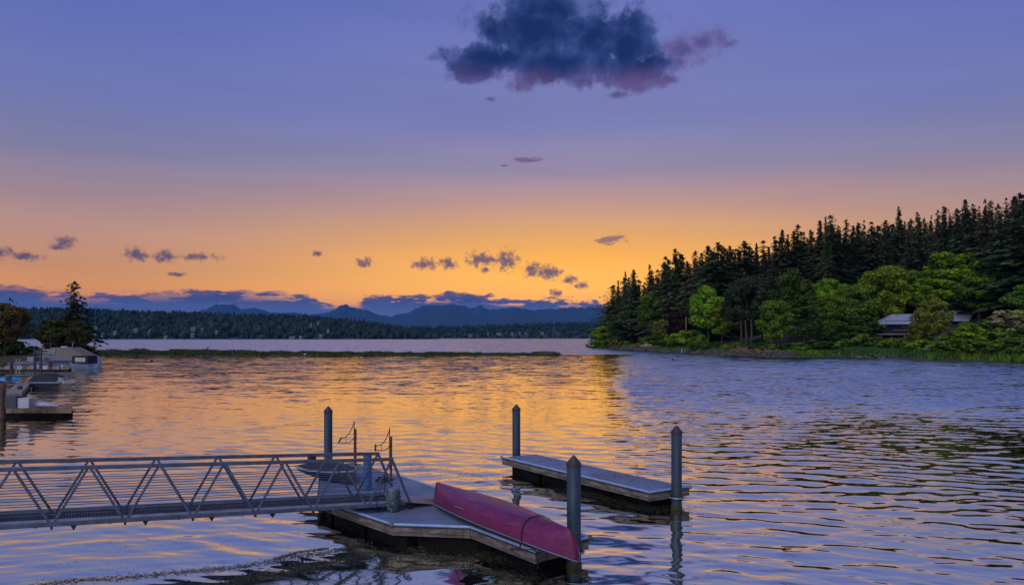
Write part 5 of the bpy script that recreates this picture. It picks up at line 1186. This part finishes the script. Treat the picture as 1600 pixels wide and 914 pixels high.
MB().prism([(q.x - kf.location.x + dx, q.y - kf.location.y + .3) for q, dx in ((pa, .3), (pb2, -.2), (pc, -.2), (pd, .3))], -.2, .33).build('float_tub', TUBB, kf)
def kayak(c, L, ang, m, label, tilt=0, z=.5, cat='kayak'):
    root = empty('kayak', (c.x, c.y, z), ang, label, cat, 'kayaks on the left floats'); root.rotation_euler = (tilt, 0, ang)
    n = 16; v = []; K = 10
    for i in range(n + 1):
        t_ = i / n; w_ = .31 * math.sin(PI * max(.02, min(.98, t_))) ** .8; 
        for k in range(K):
            an = 2 * PI * k / K; v.append((-L / 2 + L * t_, w_ * math.cos(an), .06 * (2 * abs(t_ - .5)) ** 2 + w_ * .52 * math.sin(an)))
    MB().add(v, [(i * K + k, (i + 1) * K + k, (i + 1) * K + (k + 1) % K, i * K + (k + 1) % K) for i in range(n) for k in range(K)], True).build('hull', m, root)
    MB().lathe((0, 0, .135), [(.26, 0), (.27, .03), (.22, .04)], 14).build('cockpit_rim', BLK, root); return root
KB = mat('blue_plastic', (.03, .22, .50), .4); kayak(G(14, 600, .45), 1.9, .35, KB, 'bright blue kayak tilted on the grey float', .8, .85)
kayak(G(36, 588, .45), 3.2, .12, mat('green_plastic', (.02, .13, .13), .4), 'dark green kayak with pale tip behind the blue one', 0, .55)
kayak(G(66, 636.5, .6), 2.0, -.10, mat('pale_mauve_plastic', (.40, .36, .42), .45), 'pale grey upturned kayak on the timber dock', PI, .76)
kayak(G(52, 636, .6) + Vector((0, .6, 0)), 1.5, .12, mat('pale_plank', (.26, .22, .19), .85), 'beige upturned kayak behind the pale grey one', PI, .76)
# boxes on the timber dock
g = G(33.5, 638, .62); bx = empty('dock_box', (g.x, g.y + .35, .625), 0, 'white slatted box on the timber dock', 'box')
for k in range(4): MB().box((0, -.24, .07 + k * .125), (.66, .03, .115)).build('slat', WP, bx)
MB().box((0, .02, .25), (.64, .46, .49)).build('box_body', mat('box_grey', (.4, .42, .46), .6), bx); MB().box((0, 0, .515), (.72, .56, .03)).build('lid', WP, bx)
g = G(16, 638, .62); o = MB().box((0, .3, .32), (.62, .6, .64)).build('dark_locker', mat('slate_paint', (.04, .045, .065), .6), None, bevel=.03); o.location = (g.x, g.y, .625); tag(o, 'dark slate locker left of the white slatted box', 'locker')
# piles of the marina
for px, pyb, pyt, wd_, lab in ((2.5, 655, 600, 11, 'thick brown pile at the left edge by the timber dock'), (64, 588, 543, 2.3, 'slim dark pile before the tan cruiser, right one'), (54, 584, 541, 2.6, 'dark pile before the pilothouse boat, left one'), (18, 590, 566, 4.5, 'dark stump pile behind the blue kayak'), (25.5, 584, 560, 1.6, 'pale left post of the pair behind the kayaks'), (30.5, 584, 560, 1.6, 'pale right post of the pair behind the kayaks'), (31, 616, 603, 7, 'weedy short pile at the corner of the grey float'), (14, 560, 541, 1.6, 'pale thin post left of the pilothouse boat'), (4, 617, 600, 2.0, 'leaning pale post before the blue kayak')):
    g = G(px, pyb); s = g.y / FPX; pal = 'pale' in lab; o = MB().tube([(0, 0, -.6), (0, 0, (pyb - pyt) * s)], wd_ * s / 2, 12).build('dock_pile', mat('pale_pile', (.30, .27, .26), .8) if pal else mat('brown_pile', (.13, .08, .06), .9, var=.5, scale=4) if 'brown' in lab else mat('dark_pile', (.06, .045, .045), .9, var=.5, scale=5), None); o.location = g; tag(o, lab, 'pile')
# clutter on the pier: crates, fenders, coils, wheels
rc = random.Random(11)
CL = [('crate', (.25, .2, .22)), ('fender', (.4, .4, .44)), ('bucket', (.2, .22, .3)), ('cooler', (.42, .42, .46)), ('crate', (.12, .08, .09)), ('cooler', (.3, .16, .16))]
for k in range(14):
    nm, cc = CL[k % 6]; px = 8 + k * 6.6 + rc.uniform(-1, 1); g = G(px, 577.5, .42); m_ = mat(f'{nm}_tone_{k % 6}', cc, .6)
    w2 = rc.uniform(.3, .5)
    if nm == 'fender': o = MB().lathe((0, 0, 0), [(0, 0), (.10, .04), (.13, .15), (.13, .45), (.08, .58), (0, .62)], 10).build(nm, m_)
    elif nm == 'bucket': o = MB().lathe((0, 0, 0), [(.12, 0), (.17, .34), (.18, .36), (.15, .34), (.1, .05)], 12).build(nm, m_)
    else: o = MB().box((0, 0, w2 / 2), (w2 * 1.4, .4, w2)).box((0, 0, w2 + .02), (w2 * 1.45, .43, .04)).build(nm, m_, None, bevel=.02)
    o.location = (g.x, g.y + .6, .425); tag(o, f'{nm} on the long pier, {ordinal(k + 1)} item from the left', nm, 'clutter on the marina pier')
for k, px in enumerate((22, 28)):
    g = G(px, 598, .4); o = MB().tube([(math.cos(a) * .16, 0, .19 + math.sin(a) * .16) for a in np.linspace(0, 2 * PI, 20)], .035, 6, cap=False).build('cart_wheel', mat('pale_rubber', (.4, .33, .30), .7)); o.location = (g.x, g.y, .42); tag(o, ('left' if k == 0 else 'right') + ' wheel standing on the grey float below the kayaks', 'wheel')

# ------------------------------------------------------------------ far shore, mountains
def far_shore():
    # ridge profile in photo rows, turned into metres at its distance
    def ridge(name, pts, Y, back, base, seed, extra):
        xs = np.arange(min(p[0] for p in pts), max(p[0] for p in pts), 6.0); hs_ = np.interp(xs, [p[0] for p in pts], [p[1] for p in pts]); vs = []; R = 12
        for x, h in zip(xs, hs_):
            for k in range(R + 1):
                t_ = k / R; Yk = Y + back * t_; X = (x - 800) / FPX * Y * (1 + .2 * t_); zz = (CH + (HY - h) / FPX * (Y + back * .75) - extra) * math.sin(min(1, t_ / .75) * PI / 2) ** 1.1 if t_ > 0 else -.5
                vs.append((X, Yk, zz))
        iv = np.arange(len(vs)).reshape(len(xs), R + 1); f = np.stack([iv[:-1, :-1], iv[1:, :-1], iv[1:, 1:], iv[:-1, 1:]], -1).reshape(-1, 4)
        o = bpy.data.objects.new(name, np_mesh(name, np.array(vs), f, mat('far_ground', (.03, .045, .03), .95))); COL.objects.link(o); tag(o, kind='structure')
        return np.array(vs).reshape(len(xs), R + 1, 3)
    A = ridge('far_left_shore', [(-300, 478), (0, 486), (45, 486), (100, 487), (180, 491), (260, 492), (330, 495), (400, 496), (470, 499), (520, 503), (560, 507), (600, 512), (640, 520), (680, 529)], 1700, 500, 0, 1, 11)
    B = ridge('far_right_shore', [(480, 522), (560, 516), (620, 513), (700, 512), (760, 510), (850, 507), (940, 505), (1100, 503), (1400, 500), (2000, 498)], 2500, 600, 0, 2, 11)
    out = []
    for arr, n, hs2, lab, sd2, nm in ((A, 5200, (13, 25), 'dense dark wood covering the nearer far shore', 21, 'far_woods'), (B, 4600, (13, 24), 'dense blue-green wood covering the more distant far shore', 22, 'distant_woods')):
        r = np.random.default_rng(sd2); I = r.uniform(0, arr.shape[0] - 1.01, n); J = np.concatenate([r.uniform(.05, 9.6, n - n // 4), r.uniform(8.2, 9.8, n // 4)]); i0 = I.astype(int); j0 = J.astype(int); fi = (I - i0)[:, None]; fj = (J - j0)[:, None]
        base = (arr[i0, j0] * (1 - fi) + arr[i0 + 1, j0] * fi) * (1 - fj) + (arr[i0, j0 + 1] * (1 - fi) + arr[i0 + 1, j0 + 1] * fi) * fj
        h = r.uniform(hs2[0], hs2[1], n) * np.where(r.random(n) < .05, 1.25, 1.0); rad = h * r.uniform(.16, .30, n); round_ = r.random(n) < .38
        h = np.where(round_, h * .72, h); rad = np.where(round_, rad * 1.7, rad)
        S = 6; prof_c = [(1.0, .04), (.62, .36), (.72, .38), (.36, .70), (.40, .72), (.0, 1.0)]; prof_r = [(.55, .06), (1.0, .34), (.95, .58), (.7, .82), (.4, .95), (0, 1.0)]
        PC = np.array(prof_c); PR = np.array(prof_r); ang = np.arange(S) / S * 2 * PI
        pr = np.where(round_[:, None, None], PR[None], PC[None])                       # n,6,2
        jit = r.uniform(.7, 1.3, (n, 6, S)); rr_ = pr[:, :, 0][:, :, None] * rad[:, None, None] * jit
        zz = (pr[:, :, 1] * h[:, None])[:, :, None] + r.normal(size=(n, 6, S)) * .35
        zz[:, 5, :] = h[:, None]; a0 = r.uniform(0, 6, n)[:, None, None] + ang[None, None, :]
        v = np.stack([base[:, 0][:, None, None] + rr_ * np.cos(a0), base[:, 1][:, None, None] + rr_ * np.sin(a0), base[:, 2][:, None, None] + zz], -1).reshape(-1, 3)
        f1 = np.array([(q * S + k, q * S + (k + 1) % S, (q + 1) * S + (k + 1) % S, (q + 1) * S + k) for q in range(5) for k in range(S)]); f = (f1[None] + (np.arange(n) * 6 * S)[:, None, None]).reshape(-1, 4)
        me_ = np_mesh(nm, v, f, mat('far_foliage_' + ('near' if sd2 == 21 else 'far'), (.030, .052, .032), .95, var=.35, scale=.02, island=.35, spec=.1)); o = bpy.data.objects.new(nm, me_); COL.objects.link(o); tag(o, lab, 'woods', None, 'stuff')
    # houses among the trees
    HS = [(161, 510, 9, 'pale domed house above the pole crossarm, alone on its slope'), (160, 521.5, 7, 'white house low on the far shore left of the cluster'), (171, 522, 5, 'small white house right beside the low white one'), (190, 518.5, 9, 'wide low house on far shore right of the pole'), (222, 515, 14, 'pale terrace of houses in trees left of the driftwood log'), (243, 516, 5, 'small bright house right of the pale terrace'),
          (268, 526, 9, 'white boathouse at the far waterline, left of the driftwood log'), (310, 513, 14, 'large grey-green house above the driftwood log'), (324, 514, 5, 'narrow cream house beside the large grey-green one'), (309, 522, 11, 'pale house near the water under the large grey-green one'), (346, 518, 8, 'dim house right of the cream one'),
          (462, 527, 16, 'low white row at the waterline below the knoll'), (475, 526, 9, 'white gabled house at the waterline below the knoll'), (491, 507, 5, 'bright small house near the crest of the knoll'), (502, 503.5, 5, 'white house right on the crest left of the knoll'), (517, 516, 7, 'white roofed house on the slope of the knoll'), (506, 524, 12, 'dim low house right of the waterline gable')]
    HR = [(640, 528, 10, 'pale shed left in the waterline village'), (655, 527.5, 12, 'pale shed in the middle of the waterline village'), (672, 528, 9, 'pale shed right in the waterline village'), (735, 523.5, 10, 'pale house left of the lit one on the distant shore'), (763, 520.5, 5, 'house with yellowish light on the distant shore'), (780, 521, 15, 'wide pale house right of the lit one'), (800, 520.5, 8, 'bright pale house in the middle of the distant row'), (812, 520, 5, 'tall narrow pale house in the distant row'), (822, 521, 7, 'dim house ending the distant row'), (847, 520, 9, 'lone pale house near the right of the distant shore')]
    wl = mat('far_house_wall', (.13, .14, .14), .7, var=.2); wl2 = mat('far_house_wall_grey', (.08, .10, .10), .7, var=.2); rl = mat('far_house_roof', (.16, .17, .18), .7)
    for lst, Y1 in ((HS, 1690), (HR, 2480)):
        for (px, py, wpx, lab) in lst:
            Y = Y1 + (528 - py) * 3; s = Y / FPX; W = wpx * s * .5; H_ = 1.2 if wpx < 10 else 1.5; X = (px - 800) * s; z = CH + (HY - py) * s - H_ * .5
            root = empty('far_house', (X, Y - 26, max(z - .8, .3)), 0, lab, 'house', 'houses on the far shore'); dim = any(q in lab for q in ('dim', 'grey', 'terrace', 'shed'))
            MB().box((0, 0, H_ / 2 - 3), (W, 9, H_ + 6)).build('wall', wl2 if dim else wl, root)
            MB().add([(-W / 2 - .5, -5, H_), (W / 2 + .5, -5, H_), (W / 2 + .5, 5, H_), (-W / 2 - .5, 5, H_), (-W / 2 - .5, 0, H_ + 2.4), (W / 2 + .5, 0, H_ + 2.4)], [(0, 1, 5, 4), (2, 3, 4, 5), (1, 2, 5), (3, 0, 4), (3, 2, 1, 0)]).build('roof', rl, root)
            for k in range(max(1, int(W / 5))): MB().box((-W / 2 + (k + .5) * W / max(1, int(W / 5)), -4.52, H_ * .5), (1.8, .08, 1.6)).build('window', mat('window_vinyl', (.10, .16, .18), .2), root)
    # mountains
    def mount(name, pts, Y, seed, amp, snow):
        r = np.random.default_rng(seed); xs = np.arange(pts[0][0], pts[-1][0], 1.0); hs_ = np.interp(xs, [p[0] for p in pts], [p[1] for p in pts])
        nz = sum(vnoise(xs, xs * 0 + 3.3, f_, seed + i) * a_ for i, (f_, a_) in enumerate(((.05, 1.6), (.13, 1.3), (.33, 1.3), (.8, .8)))) - 2.5
        hs_ = hs_ - nz * amp; R = 26; X = []; 
        tq = np.linspace(0, 1, R + 1); Xm = (xs[:, None] - 800) / FPX * Y + 0 * tq[None]; Ym = Y - 2600 + 2600 * tq[None] + 0 * Xm; zt = (HY - hs_)[:, None] / FPX * Y + CH
        rid = vnoise(Xm + .35 * Ym, Ym * .35, .0028, seed + 5); rid = 1 - np.abs(2 * rid - 1); rid2 = vnoise(Xm - .4 * Ym, Ym * .4, .007, seed + 6); rid2 = 1 - np.abs(2 * rid2 - 1)
        prof_ = tq[None] ** 1.35; Zm = zt * prof_ * (1 - (.30 * rid + .14 * rid2) * (1 - tq[None] ** 2) )
        Zm[:, 0] = -5; b = np.stack([Xm, Ym, Zm], -1); back_ = np.stack([Xm[:, -1], Ym[:, -1] + 1500, Zm[:, -1] * 0 - 5], -1)[:, None, :]; b = np.concatenate([b, back_], 1)
        iv = np.arange(b.shape[0] * b.shape[1]).reshape(b.shape[0], b.shape[1]); f = np.stack([iv[:-1, :-1], iv[1:, :-1], iv[1:, 1:], iv[:-1, 1:]], -1).reshape(-1, 4)
        m = bpy.data.materials.new(name + '_rock'); m.use_nodes = True; t = NT(m.node_tree); bs = t.n['Principled BSDF']; g_ = t.add('ShaderNodeNewGeometry'); s3 = t.add('ShaderNodeSeparateXYZ'); t.l.new(g_.outputs['Position'], s3.inputs[0])
        nn = t.noise(g_.outputs['Position'], .012, 6, .65); lim = t.m('ADD', s3.outputs[2], t.m('MULTIPLY', t.m('SUBTRACT', nn, .5), 260.0)); c = t.mix(t.step(lim, snow, snow + 30), (.035, .05, .05), (.34, .37, .42)); t.l.new(c, bs.inputs['Base Color']); bs.inputs['Roughness'].default_value = .95
        o = bpy.data.objects.new(name, np_mesh(name, b.reshape(-1, 3), f, m)); COL.objects.link(o); tag(o, kind='structure'); o.data.polygons.foreach_set('use_smooth', np.ones(len(o.data.polygons), bool))
    YM = 16000
    mount('mountain_range', [(-500, 500), (0, 499), (120, 499), (250, 496), (300, 490), (322, 482), (340, 474), (350, 472), (362, 474), (378, 483), (392, 481), (405, 482), (420, 487), (450, 488), (480, 492), (512, 488), (530, 478), (543, 476), (556, 483), (575, 484), (592, 492), (610, 495), (640, 487), (660, 477), (690, 475), (708, 471), (722, 478), (735, 482), (750, 476), (765, 484), (790, 483), (806, 480), (826, 484), (850, 483), (880, 481), (910, 480), (950, 482), (1100, 484), (1500, 488), (2100, 495)], YM, 31, 1.5, 700)
    mount('foothill_range', [(-500, 512), (200, 510), (440, 508), (520, 498), (545, 492), (580, 500), (625, 505), (680, 492), (720, 490), (745, 495), (770, 496), (800, 488), (830, 494), (880, 498), (950, 496), (1200, 500), (2100, 508)], 12500, 41, .8, 3000)
    return YM
far_shore()

# ------------------------------------------------------------------ haze
hz = MB().box((0, 8950, 428), (34000, 18300, 860)).build('haze', None) if False else None
me_h = bpy.data.meshes.new('haze'); b_ = MB().box((0, 8800, 389), (36000, 18200, 790)); me_h.from_pydata(b_.v, [], b_.f)
hm = bpy.data.materials.new('air_haze'); hm.use_nodes = True; t = NT(hm.node_tree); t.n.clear()
pv = t.add('ShaderNodeVolumePrincipled'); pv.inputs['Color'].default_value = (.06, .33, .80, 1); pv.inputs['Density'].default_value = 4.6e-5
oo = t.add('ShaderNodeOutputMaterial'); t.l.new(pv.outputs[0], oo.inputs['Volume']); me_h.materials.append(hm)
hz = bpy.data.objects.new('haze', me_h); COL.objects.link(hz); tag(hz, kind='stuff')
